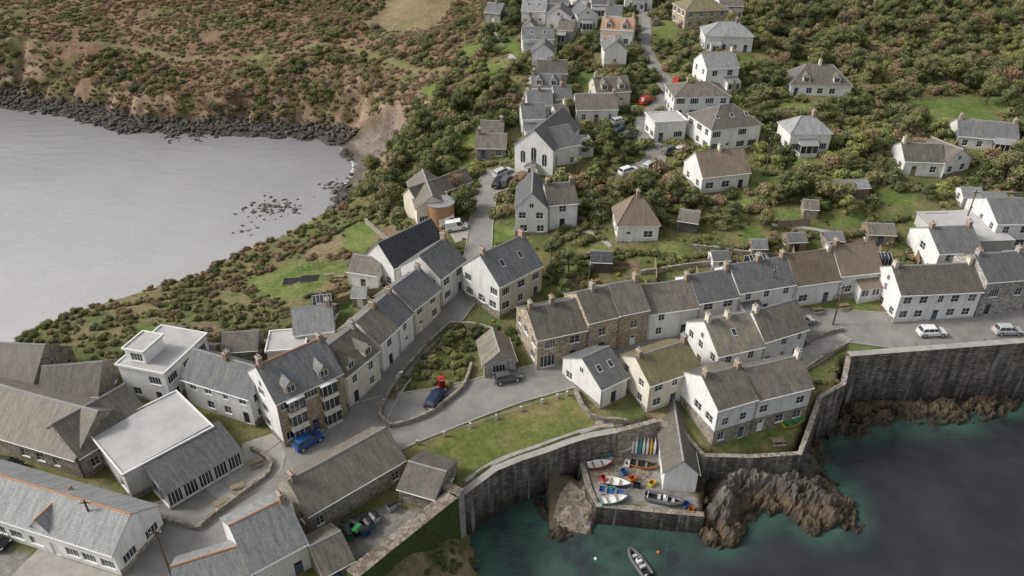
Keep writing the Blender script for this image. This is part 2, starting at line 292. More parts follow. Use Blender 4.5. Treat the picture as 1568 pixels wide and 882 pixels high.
def house(name,A,B,D,h,rise=2.5,wall='white',roof='slate',kind='gable',st=None,chim='LR',sky=0,dorm=0,sb=0,hA=0,frame='frame',ridge='lead',bigwin=False,door=True,wf=True,gablemat=None,zf=None,dcol='doorblue',sparse=0,pots=2,cmat='chimbrick',garage=False,glaz=False,ext=0):
    a=P(A[0],A[1],hA);b=P(B[0],B[1],hA)
    z0=(a.z+b.z)/2 if zf is None else zf
    a2=Vector((a.x,a.y));b2=Vector((b.x,b.y));e=(b2-a2);L=e.length;e.normalize();n=Vector((-e.y,e.x))
    FOOT.append((a2.copy(),e.copy(),n.copy(),L,D))
    cross=kind=='cross'
    if cross:
        a2,b2=b2,b2+n*D;L,D=D,L;e=(b2-a2).normalized();n=Vector((-e.y,e.x));kind='gable';fdoor=False
    else: fdoor=door
    st=st or max(1,int((h+.3)/2.5))
    par=empty(name,(a2.x,a2.y,z0),math.atan2(e.y,e.x))
    wb,fb,gb,rb=MB(),MB(),MB(),MB();X=Vector((1,0,0));Y=Vector((0,1,0));zb=-2.2;R=random.Random(int(A[0]*7+A[1]))
    dcol=R.choice(['doorblue','doorblue','darkframe','frame','timber']) if dcol=='doorblue' else dcol
    def ops(L,dr=False,s=0): return openings(L,h,st,dr,bigwin,s,R,glaz) if wf else []
    hb=h if kind!='mono' else h+rise
    fo=ops(L,fdoor,sparse)
    if garage: fo=[o for o in fo if o[0]>3.2 or o[2]>2.3]+[(.5,2.9,.02,2.1,'win')]
    side(wb,fb,gb,Vector((0,0,0)),X,L,zb,h,fo,wall,sb,frame=frame,dcol=dcol)
    side(wb,fb,gb,Vector((L,D,0)),-X,L,zb,hb,ops(L,True,.2),wall,sb,frame=frame,dcol=dcol)
    gm=gablemat or wall
    side(wb,fb,gb,Vector((L,0,0)),Y,D,zb,h,ops(D,False,.25),gm,sb,frame=frame)
    side(wb,fb,gb,Vector((0,D,0)),-Y,D,zb,h,ops(D,False,.25),gm,sb,frame=frame)
    ov=.28;oe=.14;t=.13;zz=.02
    def slab(pts,uv):
        top=[Vector(p)+Vector((0,0,t)) for p in pts];bot=[Vector(p) for p in pts];rb.face(top,roof,uv);rb.face(bot[::-1],'frame')
        for i in range(len(pts)):
            j=(i+1)%len(pts);rb.face([bot[i],bot[j],top[j],top[i]],'frame' if i==0 and wall in('white','cream') else 'lead')
    if kind=='gable':
        s=rise/(D/2);sl=math.hypot(D/2+ov,(D/2+ov)*s)
        wb.face([(0,D,h),(0,0,h),(0,D/2,h+rise)],gm);wb.face([(L,0,h),(L,D,h),(L,D/2,h+rise)],gm)
        ze=h-ov*s+zz;zr=h+rise+zz;sg=min(.12,L*.008) if roof in('barn','slate_brown','slate_lichen','thatch') else 0
        for ya,yb,x0,x1 in((-ov,D/2,-oe,L+oe),(D+ov,D/2,L+oe,-oe)):
            nn=6;xsx=[x0+(x1-x0)*k/nn for k in range(nn+1)]
            def zs_(k): return -sg*math.sin(math.pi*k/nn)
            for k in range(nn):
                p=[(xsx[k],ya,ze+zs_(k)*.5),(xsx[k+1],ya,ze+zs_(k+1)*.5),(xsx[k+1],yb,zr+zs_(k+1)),(xsx[k],yb,zr+zs_(k))]
                up=[Vector(q)+Vector((0,0,t)) for q in p];rb.face(up,roof,[(abs(xsx[k]),0),(abs(xsx[k+1]),0),(abs(xsx[k+1]),sl),(abs(xsx[k]),sl)])
                rb.face([Vector(p[0]),Vector(p[1]),up[1],up[0]],'frame' if wall in('white','cream') else 'lead');rb.face([Vector(q) for q in p][::-1],'frame')
                if k==0: rb.face([Vector(p[3]),Vector(p[0]),up[0],up[3]],'lead')
                if k==nn-1: rb.face([Vector(p[1]),Vector(p[2]),up[2],up[1]],'lead')
        for k in range(6):
            xa=-oe-.02+(L+2*oe+.04)*k/6;xb=-oe-.02+(L+2*oe+.04)*(k+1)/6;za=-sg*math.sin(math.pi*k/6);zc=-sg*math.sin(math.pi*(k+1)/6)
            rb.loft([[(xx,D/2-.15,zr+t-.08+q),(xx,D/2+.15,zr+t-.08+q),(xx,D/2+.05,zr+t+.07+q),(xx,D/2-.05,zr+t+.07+q)] for xx,q in((xa,za),(xb,zc))],ridge if roof!='thatch' else 'timber')
        if wf: rb.cyl((-oe,-ov-.05,ze+.03),(L+oe,-ov-.05,ze+.03),.06,.06,'frame' if frame=='frame' else 'darkframe',6)
        if wf and R.random()<.8 and D>5:
            x=D/2
            for O,ex in ((Vector((0,D,0)),-Y),(Vector((L,0,0)),Y)):
                if R.random()<.5:
                    q=O+ex*(x-.35)+Vector((0,0,h+.2));en=ex.cross(Vector((0,0,1)));q=q+en*.02
                    gb.face([q,q+ex*.7,q+ex*.7+Vector((0,0,.8)),q+Vector((0,0,.8))],'glass')
                    for u0,u1,w0,w1 in((-.06,0,-.06,.86),(.7,.76,-.06,.86),(0,.7,-.06,0),(0,.7,.8,.86),(.32,.38,0,.8)):
                        k=q+en*.02;fb.face([k+ex*u0+Vector((0,0,w0)),k+ex*u1+Vector((0,0,w0)),k+ex*u1+Vector((0,0,w1)),k+ex*u0+Vector((0,0,w1))],frame)
        if wf:
            fb.cyl((.2,-.08,-.3),(.2,-.08,h-.1),.045,.045,'lead',5)
    elif kind=='hip':
        s=rise/(D/2);i=min(D*.42,L/2-.3);ze=h-ov*s+zz;zr=h+rise+zz;sl=(D/2)*1.25
        a0,a1,a3,a2_=(-ov,-ov,ze),(L+ov,-ov,ze),(-ov,D+ov,ze),(L+ov,D+ov,ze);r0,r1=(i,D/2,zr),(L-i,D/2,zr)
        for pts,uv in (([a0,a1,r1,r0],[(0,0),(L,0),(L-i,sl),(i,sl)]),([a2_,a3,r0,r1],[(0,0),(L,0),(L-i,sl),(i,sl)]),([a3,a0,r0],[(0,0),(D,0),(D/2,sl)]),([a1,a2_,r1],[(0,0),(D,0),(D/2,sl)])): rb.face([Vector(p)+Vector((0,0,t)) for p in pts],roof,uv)
        for p,q in((a0,a1),(a1,a2_),(a2_,a3),(a3,a0)): rb.face([p,q,(q[0],q[1],q[2]+t),(p[0],p[1],p[2]+t)],'frame')
        rb.face([a3,a2_,a1,a0],'frame')
        for p,q in((a0,r0),(a3,r0),(a1,r1),(a2_,r1),(r0,r1)): rb.cyl(Vector(p)+Vector((0,0,t)),Vector(q)+Vector((0,0,t)),.09,.09,ridge if roof!='thatch' else 'timber',5)
    elif kind=='mono':
        s=rise/D;wb.face([(0,D,h),(0,0,h),(0,D,h+rise)],gm);wb.face([(L,0,h),(L,D,h),(L,D,h+rise)],gm)
        slab([(-oe,-ov,h-ov*s+zz),(L+oe,-ov,h-ov*s+zz),(L+oe,D+ov,h+rise+ov*s+zz),(-oe,D+ov,h+rise+ov*s+zz)],[(0,0),(L,0),(L,D),(0,D)])
    else:
        slab([(-.25,-.25,h+.01),(L+.25,-.25,h+.01),(L+.25,D+.25,h+.01),(-.25,D+.25,h+.01)],[(0,0),(L,0),(L,D),(0,D)])
        for x0,x1,y0,y1 in((-.25,L+.25,-.25,-.05),(-.25,L+.25,D+.05,D+.25),(-.25,-.05,-.05,D+.05),(L+.05,L+.25,-.05,D+.05)): rb.box(x0,x1,y0,y1,h+t+.013,h+t+.2,'frame')
    if kind in('gable','hip'):
        s=rise/(D/2)
        for k in range(sky):
            x=L*(k+.7)/(sky+.4);y=D*.2
            def sp(x,y,o): return Vector((x,y,h+y*s+t+zz+o))
            for o,g,m in((.05,.0,'frame'),(.07,.08,'glass')): (rb if m=='frame' else gb).face([sp(x-.4+g,y+g,o),sp(x+.4-g,y+g,o),sp(x+.4-g,y+1-g,o),sp(x-.4+g,y+1-g,o)],m)
        for k in range(dorm):
            x=L*(k+.5)/dorm;w=.75;yd=.25 if h>4 else .5;zb2=h+yd*s;zt=zb2+1.25;yb=min(D/2,(zt+.7-h)/s)
            wb.face([(x-w,yd,zb2-.3),(x+w,yd,zb2-.3),(x+w,yd,zt),(x,yd,zt+.75),(x-w,yd,zt)],wall)
            wb.face([(x-w,yb,zt),(x-w,yb,zb2),(x-w,yd,zb2-.3),(x-w,yd,zt)],wall);wb.face([(x+w,yd,zt),(x+w,yd,zb2-.3),(x+w,yb,zb2),(x+w,yb,zt)],wall)
            for sg in(-1,1):
                rb.face([(x+sg*(w+.15),yd-.2,zt-.12),(x,yd-.2,zt+.85),(x,yb+.3,zt+.85),(x+sg*(w+.15),yb+.3,zt-.12)],roof,[(0,0),(0,1),(1,1),(1,0)])
            gb.face([(x-.5,yd-.02,zb2+.25),(x+.5,yd-.02,zb2+.25),(x+.5,yd-.02,zt-.05),(x-.5,yd-.02,zt-.05)],'glass')
            for u0,u1,w0,w1 in((x-.56,x-.5,zb2+.2,zt),(x+.5,x+.56,zb2+.2,zt),(x-.5,x+.5,zb2+.18,zb2+.25),(x-.5,x+.5,zt-.05,zt+.02),(x-.03,x+.03,zb2+.25,zt-.05)): fb.face([(u0,yd-.05,w0),(u1,yd-.05,w0),(u1,yd-.05,w1),(u0,yd-.05,w1)],frame)
    if ext: # porch / conservatory / lean-to on the side that looks downhill
        if cross: M=Matrix(((0,1,0,0),(-1,0,0,D),(0,0,1,0),(0,0,0,1)));LL=D
        else: M=Matrix.Identity(4);LL=L
        w=min(LL*.5,R.uniform(2.4,4.2));x0=R.uniform(.2,max(.25,LL-w-.2));dp=R.uniform(1.4,2.6);hh=2.35
        V3=lambda x,y,z: M@Vector((x,y,z))
        wb.box(x0,x0+w,-dp,-.01,-2,.75,wall,M);wb.box(x0,x0+w,-dp+.05,-.01,.75,hh,'glass' if ext==2 else wall,M)
        for k in range(int(w/.9)+1):
            xx=x0+w*k/max(1,int(w/.9));fb.box(xx-.05,xx+.05,-dp-.04,-dp+.04,.76,hh,'frame',M)
        if ext!=2:
            n_=max(1,int(w/1.4))
            for k in range(n_):
                q0=x0+w*(k+.2)/n_;q1=x0+w*(k+.8)/n_;gb.face([V3(q0,-dp+.03,.9),V3(q1,-dp+.03,.9),V3(q1,-dp+.03,2.0),V3(q0,-dp+.03,2.0)],'glass')
        rb.face([V3(x0-.15,-dp-.2,hh+.02),V3(x0+w+.15,-dp-.2,hh+.02),V3(x0+w+.15,-.005,hh+.8),V3(x0-.15,-.005,hh+.8)],'lead' if ext==2 else roof,[(0,0),(w,0),(w,dp),(0,dp)])
        wb.face([V3(x0,-dp,hh),V3(x0,-.01,hh),V3(x0,-.01,hh+.76)],wall);wb.face([V3(x0+w,-.01,hh),V3(x0+w,-dp,hh),V3(x0+w,-.01,hh+.76)],wall)
    cb=MB()
    if chim and R.random()<.4 and cmat=='chimbrick': cmat='cream' if wall=='white' else 'greystone'
    for k,c in enumerate(chim if kind in('gable','hip') else ''):
        x={'L':.5,'R':L-.5,'M':L/2,'l':L*.3,'r':L*.7}[c];zt=h+rise
        if kind=='hip': x=min(max(x,D*.42),L-D*.42)
        y=D/2;hh=R.uniform(.8,1.2);cb.box(x-.28,x+.28,y-.45,y+.45,zt-.9,zt+hh,cmat);cb.box(x-.34,x+.34,y-.51,y+.51,zt+hh,zt+hh+.12,'kerb')
        for j in range(pots): cb.cyl((x,y-.22+.44*j/max(1,pots-1),zt+hh+.12),(x,y-.22+.44*j/max(1,pots-1),zt+hh+.5),.12,.1,'terracotta' if R.random()<.6 else 'kerb',8)
    wb.obj('walls',par);rb.obj('roof',par)
    if fb.f: fb.obj('window_frames',par)
    if gb.f: gb.obj('window_glass',par)
    if cb.f: cb.obj('chimneys',par)
    return par,L,D
# --- foreground left
house('stone_barn',(-60,672),(128,733),10,3.2,3.6,'stone','barn',wf=True,st=1,sparse=.5,chim='',ridge='lead')
house('stone_barn',(134,733),(238,662),8.5,3.4,3.2,'stone','barn',st=1,sparse=.5,chim='')
house('stone_barn',(-50,612),(62,618),9,3.4,3.6,'stone','barn',st=1,chim='')
house('stone_barn',(70,640),(160,632),8,3.2,2.6,'stone','slate_brown',st=1,chim='')
house('white_house',(196,606),(266,622),9.5,5.6,.3,'white','flatroof','flat',bigwin=True,st=2)
house('white_house',(212,600),(240,606),4,7.6,.3,'white','flatroof','flat',bigwin=True,st=3)
house('white_cottage',(290,618),(392,655),6.5,4.9,2.7,'white','slate',chim='M')
gh,gL,gD=house('guest_house',(437,686),(533,634),8.5,7.6,3.4,'brick','slate',gablemat='white',chim='LR',dorm=2,ridge='terracotta',frame='frame',bigwin=True,st=3,sparse=.3)
m=MB();g2=MB()
for x in(gL*.25,gL*.75):
    for z in(.6,3.15,5.5):
        hh=1.75;m.box(x-1.15,x+1.15,-.8,-.02,z-.55,z,'cream');m.box(x-1.1,x+1.1,-.75,-.02,z,z+hh,'darkframe');m.box(x-1.22,x+1.22,-.88,-.02,z+hh,z+hh+.12,'frame')
        for k in range(3):
            a=x-1.0+k*.68;g2.face([(a,-.765,z+.12),(a+.6,-.765,z+.12),(a+.6,-.765,z+hh-.12),(a,-.765,z+hh-.12)],'glass');m.box(a-.05,a-.0,-.79,-.751,z+.05,z+hh-.05,'frame')
        for sx in(-1,1): g2.face([(x+sx*1.11,-.68,z+.12),(x+sx*1.11,-.1,z+.12),(x+sx*1.11,-.1,z+hh-.12),(x+sx*1.11,-.68,z+hh-.12)],'glass')
m.obj('bay_windows',gh);g2.obj('bay_glass',gh)
house('terraced_house',(535,628),(584,581),8,5.6,2.8,'cream','slate_lichen',dorm=2,chim='LR')
house('terraced_house',(586,573),(612,545),7.5,5.4,2.7,'white','slate_lichen',chim='R')
house('terraced_house',(613,544),(635,520),7.5,5.2,2.8,'white','slate',chim='R')
house('terraced_house',(636,519),(675,479),7.5,5.0,2.8,'cream','slate',chim='R')
house('terraced_house',(677,474),(714,436),8,5.4,3,'white','slate',chim='R',sky=0)
house('white_cottage',(566,425),(606,445),12,4.6,3.4,'white','slate_dark','cross',chim='')
house('white_cottage',(535,440),(580,446),6,3.2,1.6,'white','slate_brown',chim='')
house('white_house',(765,490),(829,444),8.8,5.6,3.8,'cream','slate',gablemat='white',chim='LR',sky=2)
house('stone_shelter',(742,580),(789,573),6,2.6,1.9,'greystone','slate_lichen','cross',chim='',st=1,bigwin=True)
house('terraced_house',(822,567),(896,547),9,5.4,2.6,'tan','slate_brown',chim='LM',garage=True)
house('terraced_house',(898,547),(943,535),8.5,6.3,2.7,'tan','slate_brown',chim='M',gablemat='tan')
house('terraced_house',(944,535),(988,524),8.5,6.3,2.7,'brick','slate_brown',chim='R')
house('terraced_house',(989,523),(1063,509),8,5,2.6,'white','slate_brown',chim='R')
house('terraced_house',(1064,507),(1124,492),8,5,2.6,'white','slate',chim='R')
house('terraced_house',(1125,491),(1209,473),8,5,2.7,'white','slate',chim='MR',ext=1)
house('thatched_cottage',(1211,473),(1278,459),8,4.2,3.4,'white','thatch',chim='R')
house('thatched_cottage',(1279,458),(1343,446),8,4.2,3.2,'white','thatch',chim='L',ext=1)
house('white_cottage',(918,627),(958,606),8.5,3.6,2.6,'white','slate',chim='',sky=2,st=1)
house('cream_house',(990,632),(1066,606),7.5,5,2.2,'cream','moss',chim='LR')
house('white_house',(1092,590),(1160,571),9,5.2,3,'white','slate_lichen',chim='LM',sky=1)
house('white_house',(1161,568),(1227,543),7,5.2,3,'white','slate_brown',chim='L')
house('harbour_house',(1089,684),(1146,667),8.5,6.6,2.4,'white','slate_lichen',sb=2.8,chim='LR')
house('harbour_house',(1147,665),(1231,641),7.2,6.0,2.6,'white','slate_brown',sb=2.6,chim='R')
house('boat_shed',(1014,751),(1064,754),12,3.4,2.1,'white','slate_brown','cross',chim='',st=1,wf=True,sparse=.5)
house('white_inn',(1366,496),(1489,486),8.5,5.2,2.6,'white','slate_brown',chim='LR')
house('stone_house',(1492,485),(1563,476),8.5,6.3,2.4,'greystone','slate',chim='LR')
house('stone_house',(1566,476),(1640,470),8.5,6,2.4,'white','slate',chim='LR')
house('white_house',(1425,428),(1490,425),9,5,2.4,'white','slate',chim='LR')
house('boathouse_store',(1440,404),(1540,398),10,4,.6,'render_grey','flatroof','mono',st=1)
house('white_house',(1512,385),(1600,382),10,5.2,2.4,'white','slate',chim='')
# --- mid
house('thatched_cottage',(944,372),(1007,368),7,3.4,3.8,'white','thatch','hip',chim='M')
house('thatched_cottage',(1072,300),(1145,285),8,3.4,3.4,'white','thatch','gable',chim='M')
house('white_house',(789,362),(838,359),10,5.4,3,'white','slate','cross',chim='R')
house('white_house',(839,354),(883,346),7,5,2.5,'white','slate_brown',chim='LR')
ch,cL,cD=house('chapel',(788,264),(846,271),15,5.8,3.6,'white','slate','cross',chim='',wf=False)
m=MB();f=MB()
def arch(u0,z0,w,h,pl,off):
    pts=[(u0-w/2,z0),(u0+w/2,z0)]+[(u0+w/2*math.cos(a),z0+h+w/2*math.sin(a)) for a in [math.pi*k/8 for k in range(9)]]
    return [((-off,u,z) if pl=='x' else (u,-off,z)) for u,z in (pts if pl=='y' else [(2*u0-a,b) for a,b in pts])]
for pl,u0,z0,w,h in [('x',cD*.22,2.3,1.0,2.0),('x',cD*.5,2.9,1.1,2.4),('x',cD*.78,2.3,1.0,2.0)]+[('y',cL*(k+.5)/4,1.8,.95,1.9) for k in range(4)]:
    f.face(arch(u0,z0-.12,w+.24,h+.12,pl,.02),'frame');m.face(arch(u0,z0,w,h,pl,.035),'glass')
    if pl=='x': f.box(-.05,-.037,u0-.03,u0+.03,z0,z0+h+w*.45,'frame')
    else: f.box(u0-.03,u0+.03,-.05,-.037,z0,z0+h+w*.45,'frame')
f.box(-1.6,-.01,cD*.32,cD*.68,-2,2.2,'white');f.face([(-1.8,cD*.3,2.1),(-1.8,cD*.5,3.0),(0,cD*.5,3.0),(0,cD*.3,2.1)],'slate');f.face([(0,cD*.7,2.1),(0,cD*.5,3.0),(-1.8,cD*.5,3.0),(-1.8,cD*.7,2.1)],'slate');f.face([(-1.6,cD*.68,2.2),(-1.6,cD*.32,2.2),(-1.6,cD*.5,2.95)],'white');m.face([(-1.62,cD*.56,0),(-1.62,cD*.44,0),(-1.62,cD*.44,2),(-1.62,cD*.56,2)],'darkframe')
m.obj('arched_glass',ch);f.obj('arched_frames',ch)
house('white_house',(848,264),(885,250),8,4.6,2.8,'white','slate',chim='')
house('modern_house',(640,352),(690,338),13,3.8,2.2,'cream','slate_brown','cross',chim='',bigwin=True)
house('modern_house',(620,330),(640,338),14,4.4,2.0,'cream','slate_brown','cross',chim='')
house('white_house',(1084,240),(1160,223),10,5.2,3,'white','slate_brown','hip',chim='',bigwin=True,sky=3)
house('white_house',(1000,219),(1048,214),6,4.2,.3,'white','flatroof','flat',bigwin=True)
house('white_house',(1029,184),(1113,180),9,5.0,1.8,'white','slate_brown','hip',chim='L',bigwin=True,ext=2)
house('white_house',(1078,140),(1127,136),8,5.2,2.6,'white','slate_light',chim='R',ridge='terracotta',ext=1)
house('white_bungalow',(1208,147),(1300,151),9,2.8,3.4,'white','slate_brown','hip',chim='M',dorm=2)
house('white_house',(1205,237),(1267,233),7,4.2,2.4,'white','slate_light','hip',chim='R',bigwin=True,ext=2)
house('white_bungalow',(1380,268),(1440,272),8,3,2.2,'white','slate_brown',chim='L')
house('white_bungalow',(1441,274),(1481,262),7,3,2.2,'white','slate_brown','cross',chim='')
house('white_bungalow',(1462,226),(1552,238),8,2.8,2.2,'white','slate',chim='LR',ext=2)
house('stone_cottage',(730,248),(775,240),6,2.6,2,'stone','slate_brown',chim='L')
house('white_cottage',(735,226),(770,220),6,2.6,2,'stone','slate_brown',chim='R')
for ii,(a,b,d,h,r,w,rf,k) in enumerate([((1047,46),(1110,44),10,5,2.5,'tan','moss','hip'),((1077,82),(1150,80),9,4.2,2.4,'white','slate_light','hip'),((882,16),(922,14),8,3.6,2,'white','slate','gable'),
 ((798,40),(835,38),8,4,2.2,'white','slate_light','gable'),((836,50),(873,48),8,4.2,2.2,'white','slate','cross'),((884,48),(914,46),8,4.2,2.2,'white','slate','cross'),((918,72),(967,70),8,4.2,2.2,'white','clay','gable'),
 ((924,104),(958,102),7,4.2,2.2,'white','slate','cross'),((800,86),(848,84),7,4.2,2.2,'white','slate','gable'),((814,106),(848,104),6,4,2.2,'white','slate','cross'),((956,17),(998,15),8,3.6,2,'white','slate_light','gable'),
 ((742,36),(766,35),6,3,2,'greystone','slate','gable'),((822,140),(868,135),7,4,2.2,'greystone','slate_brown','gable'),((814,163),(858,158),7,4,2.2,'white','slate','gable'),((882,192),(945,186),8,3.2,2.2,'white','slate_brown','gable'),
 ((912,166),(964,160),8,3.4,2.2,'cream','slate_brown','gable'),((808,190),(846,185),7,4,2.2,'white','slate','gable'),((800,212),(835,206),7,4,2.2,'white','slate','gable'),((840,26),(868,24),7,3.6,2,'white','slate','gable'),((905,28),(940,26),7,3.6,2,'white','slate','gable'),((1100,30),(1135,28),7,3.6,2,'white','slate_brown','gable'),((870,245),(908,240),6,2.4,1.5,'white','flatroof','flat'),
 ((850,176),(876,171),6,3.4,2,'cream','slate','gable'),((853,66),(876,65),6,3.4,2,'greystone','slate_brown','gable'),((800,64),(822,63),6,3.4,2,'white','slate_brown','cross'),((925,45),(950,44),7,3.6,2,'white','slate','gable'),((852,200),(872,196),5,3,1.8,'white','slate_brown','gable'),((800,20),(830,19),7,3.6,2,'cream','slate','gable')]):
    house('white_house' if w=='white' else 'cream_house' if w=='cream' else 'stone_cottage',a,b,d,h,r,w,rf,k,chim=random.choice(['L','R','LR','M']) if k!='flat' else '',ext=[0,1,2,1,0,2,1][ii%7] if k!='flat' else 0,dorm=2 if ii in(6,13,15) else 0,sky=2 if ii in(3,8) else 0)
for (a,b,d,h,r,w,rf) in [((1285,304),(1328,302),3.5,2,.8,'timber','slate_light'),((1326,376),(1366,379),4,2.4,1,'timber','slate_brown'),((1228,334),(1250,336),3,2,1,'timber','slate_brown'),((1036,354),(1066,358),4,2.2,1.2,'darkwood','slate_brown'),((904,418),(936,418),3.5,2.2,1,'darkwood','slate_dark'),((1262,384),(1289,384),3,2,.8,'darkwood','slate'),((1418,354),(1450,353),3,1.8,.8,'cedar','clay'),((486,496),(512,498),3,2,.9,'darkwood','slate'),((1205,386),(1232,385),3,2,.8,'timber','slate'),((1090,415),(1115,413),3,2,.8,'white','slate'),((300,560),(330,562),3,2,.8,'timber','slate_brown'),((262,530),(280,531),2.5,2,.6,'darkwood','slate'),((540,470),(562,470),3,2,.8,'timber','slate_light'),((1500,330),(1540,332),5,2.4,1,'greystone','slate_light'),((1470,318),(1500,320),4,2.2,1,'white','slate_light'),((1150,395),(1172,396),3,2,.8,'timber','slate')]:
    house('garden_shed',a,b,d,h,r,w,rf,chim='',st=1)
house('white_cottage',(455,540),(515,533),7,3.4,2.4,'white','slate_light',chim='R')
house('white_cottage',(413,562),(470,558),5,2.8,.3,'white','flatroof','flat')
house('stone_cottage',(345,560),(398,556),5,2.6,1.6,'stone','slate_brown',chim='')
# --- bottom left
house('white_gallery',(-60,800),(188,884),7,3.7,2.4,'white','slate_light',ridge='terracotta',chim='',st=1,bigwin=True)
house('white_gallery',(60,840),(98,853),5,3.5,2.0,'white','slate_light','cross',ridge='terracotta',chim='',st=1)
house('modern_restaurant',(205,768),(335,692),10,4.4,.4,'render_grey','flatroof','flat',st=1,sparse=.3,bigwin=True)
house('glazed_extension',(262,782),(374,712),4.4,2.8,1.8,'render_grey','slate','mono',st=1,glaz=True)
house('stone_barn',(478,822),(622,730),7.5,3.4,2.6,'stone','barn',chim='L',st=1,sparse=.4)
house('stone_barn',(612,768),(668,788),6.5,2.6,1.3,'stone','slate_brown',chim='',st=1,sparse=.5)
house('stone_cottage',(395,915),(478,868),9,4.2,3,'white','slate_light',ridge='terracotta',chim='R',st=1)
house('stone_cottage',(285,962),(392,925),7,3.0,2.6,'white','slate_light',ridge='terracotta',chim='',st=1)
house('stone_barn',(500,905),(545,880),6,2.6,1.6,'stone','slate_lichen',chim='',st=1)
for a2,e,n,L,Dp in FOOT:
    m=.8;f=2.2;c=[a2-e*m-n*f,a2+e*(L+m)-n*f,a2+e*(L+m)+n*(Dp+m),a2-e*m+n*(Dp+m)]
    fill(NOVEG,[(p.x,p.y) for p in c])
m=MB();m.cyl((0,0,-1.5),(0,0,4.2),2.6,2.6,'cedar',32);m.cyl((0,0,4.2),(0,0,4.4),2.75,2.75,'lead',32)
p=P(676,340);m.obj('timber_tower',None,p);
# ---------------------------------------------------------------- roads
def spline(pts,step=1.5):
    o=[]
    for i in range(len(pts)-1):
        p0=pts[max(i-1,0)];p1=pts[i];p2=pts[i+1];p3=pts[min(i+2,len(pts)-1)]
        n=max(2,int((Vector(p2[:2])-Vector(p1[:2])).length/step))
        for k in range(n):
            t=k/n;o.append(tuple(.5*((2*p1[j])+(-p0[j]+p2[j])*t+(2*p0[j]-5*p1[j]+4*p2[j]-p3[j])*t*t+(-p0[j]+3*p1[j]-3*p2[j]+p3[j])*t**3) for j in range(len(p1))))
    o.append(tuple(pts[-1]));return o
def road(name,px,off,m='asphalt',kerb=True):
    pts=[]
    for u,v,w in px:
        q=P(u,v);pts.append((q.x,q.y,w))
    s=spline(pts);mb=MB();rows=[];kb=MB();K=[]
    for i,(x,y,w) in enumerate(s):
        a=Vector(s[max(i-1,0)][:2]);b=Vector(s[min(i+1,len(s)-1)][:2]);d=(b-a).normalized();n=Vector((-d.y,d.x))
        r=[]
        for k in range(11):
            q=Vector((x,y))+n*w*(.5-k/10);r.append((q.x,q.y,float(hz(q.x,q.y))+off))
        rows.append(r);K.append((n,w))
    for i in range(len(rows)-1):
        for k in range(10): mb.face([rows[i][k],rows[i][k+1],rows[i+1][k+1],rows[i+1][k]],m)
        fill(NOVEG,[rows[i][0][:2],rows[i][10][:2],rows[i+1][10][:2],rows[i+1][0][:2]])
    o=mb.obj(name)
    if kerb:
        for sd,k in((1,0),(-1,10)):
            for i in range(len(rows)-1):
                A=Vector(rows[i][k]);B=Vector(rows[i+1][k]);na=Vector((*K[i][0],0))*sd*.18;nb=Vector((*K[i+1][0],0))*sd*.18;z=Vector((0,0,.1))
                kb.face([A+z,B+z,B+nb+z,A+na+z],'kerb');kb.face([A-z,B-z,B+z,A+z],'kerb');kb.face([A+na-z,A+na+z,B+nb+z,B+nb-z],'kerb')
        kb.obj('kerb')
    return s
road('road',[(200,905,20),(290,845,19),(370,785,14),(440,735,12),(510,685,12),(590,650,11),(690,622,8),(780,595,6.5),(850,577,6),(930,557,5.5),(1000,541,5.5),(1060,524,5),(1130,507,5),(1200,500,5.5),(1270,499,6.5),(1340,505,7),(1420,510,8),(1500,507,8),(1600,503,8)],.10)
road('hill_road',[(530,680,9),(568,625,6),(605,575,5),(650,525,4.8),(690,484,4.6),(718,440,4.6),(732,385,4.5),(737,340,4.3),(745,300,4.5),(756,276,6),(768,262,8)],.125)
road('upper_road',[(940,268,3),(975,262,5),(1003,246,4.5),(1000,225,4),(985,203,4),(988,183,4),(1012,160,4),(1024,140,4.2),(1012,118,4),(994,90,3.6),(988,55,3.4),(986,10,3.4)],.10,kerb=False)
road('lane',[(1290,512,3),(1262,533,3),(1225,555,3.2),(1180,566,3)],.12,'concrete')
road('path',[(812,185,1.6),(806,150,1.6),(812,120,1.6),(790,95,1.6),(768,72,1.6),(755,50,1.6)],.08,'concrete',False)
road('yard_pavement',[(330,762,5),(385,722,7),(402,700,6),(395,672,4)],.14,'concrete',False)
road('yard_pavement',[(20,880,10),(90,905,14),(160,930,12)],.08,'concrete',False)
road('driveway',[(745,345,3),(715,352,5),(690,360,6)],.1,'concrete',False)
road('slipway',[(955,700,9),(915,742,7),(885,775,5.5),(878,815,5.5)],.07,'cobble',False)
road('footpath',[(716,742,1.3),(760,714,1.3),(840,685,1.3),(905,663,1.3),(940,657,1.3)],.06,'concrete',False)
road('path',[(850,368,.8),(900,355,.8),(935,378,.8)],.07,'concrete',False)
road('path',[(1180,345,.8),(1240,350,.8),(1300,362,.8)],.07,'concrete',False)
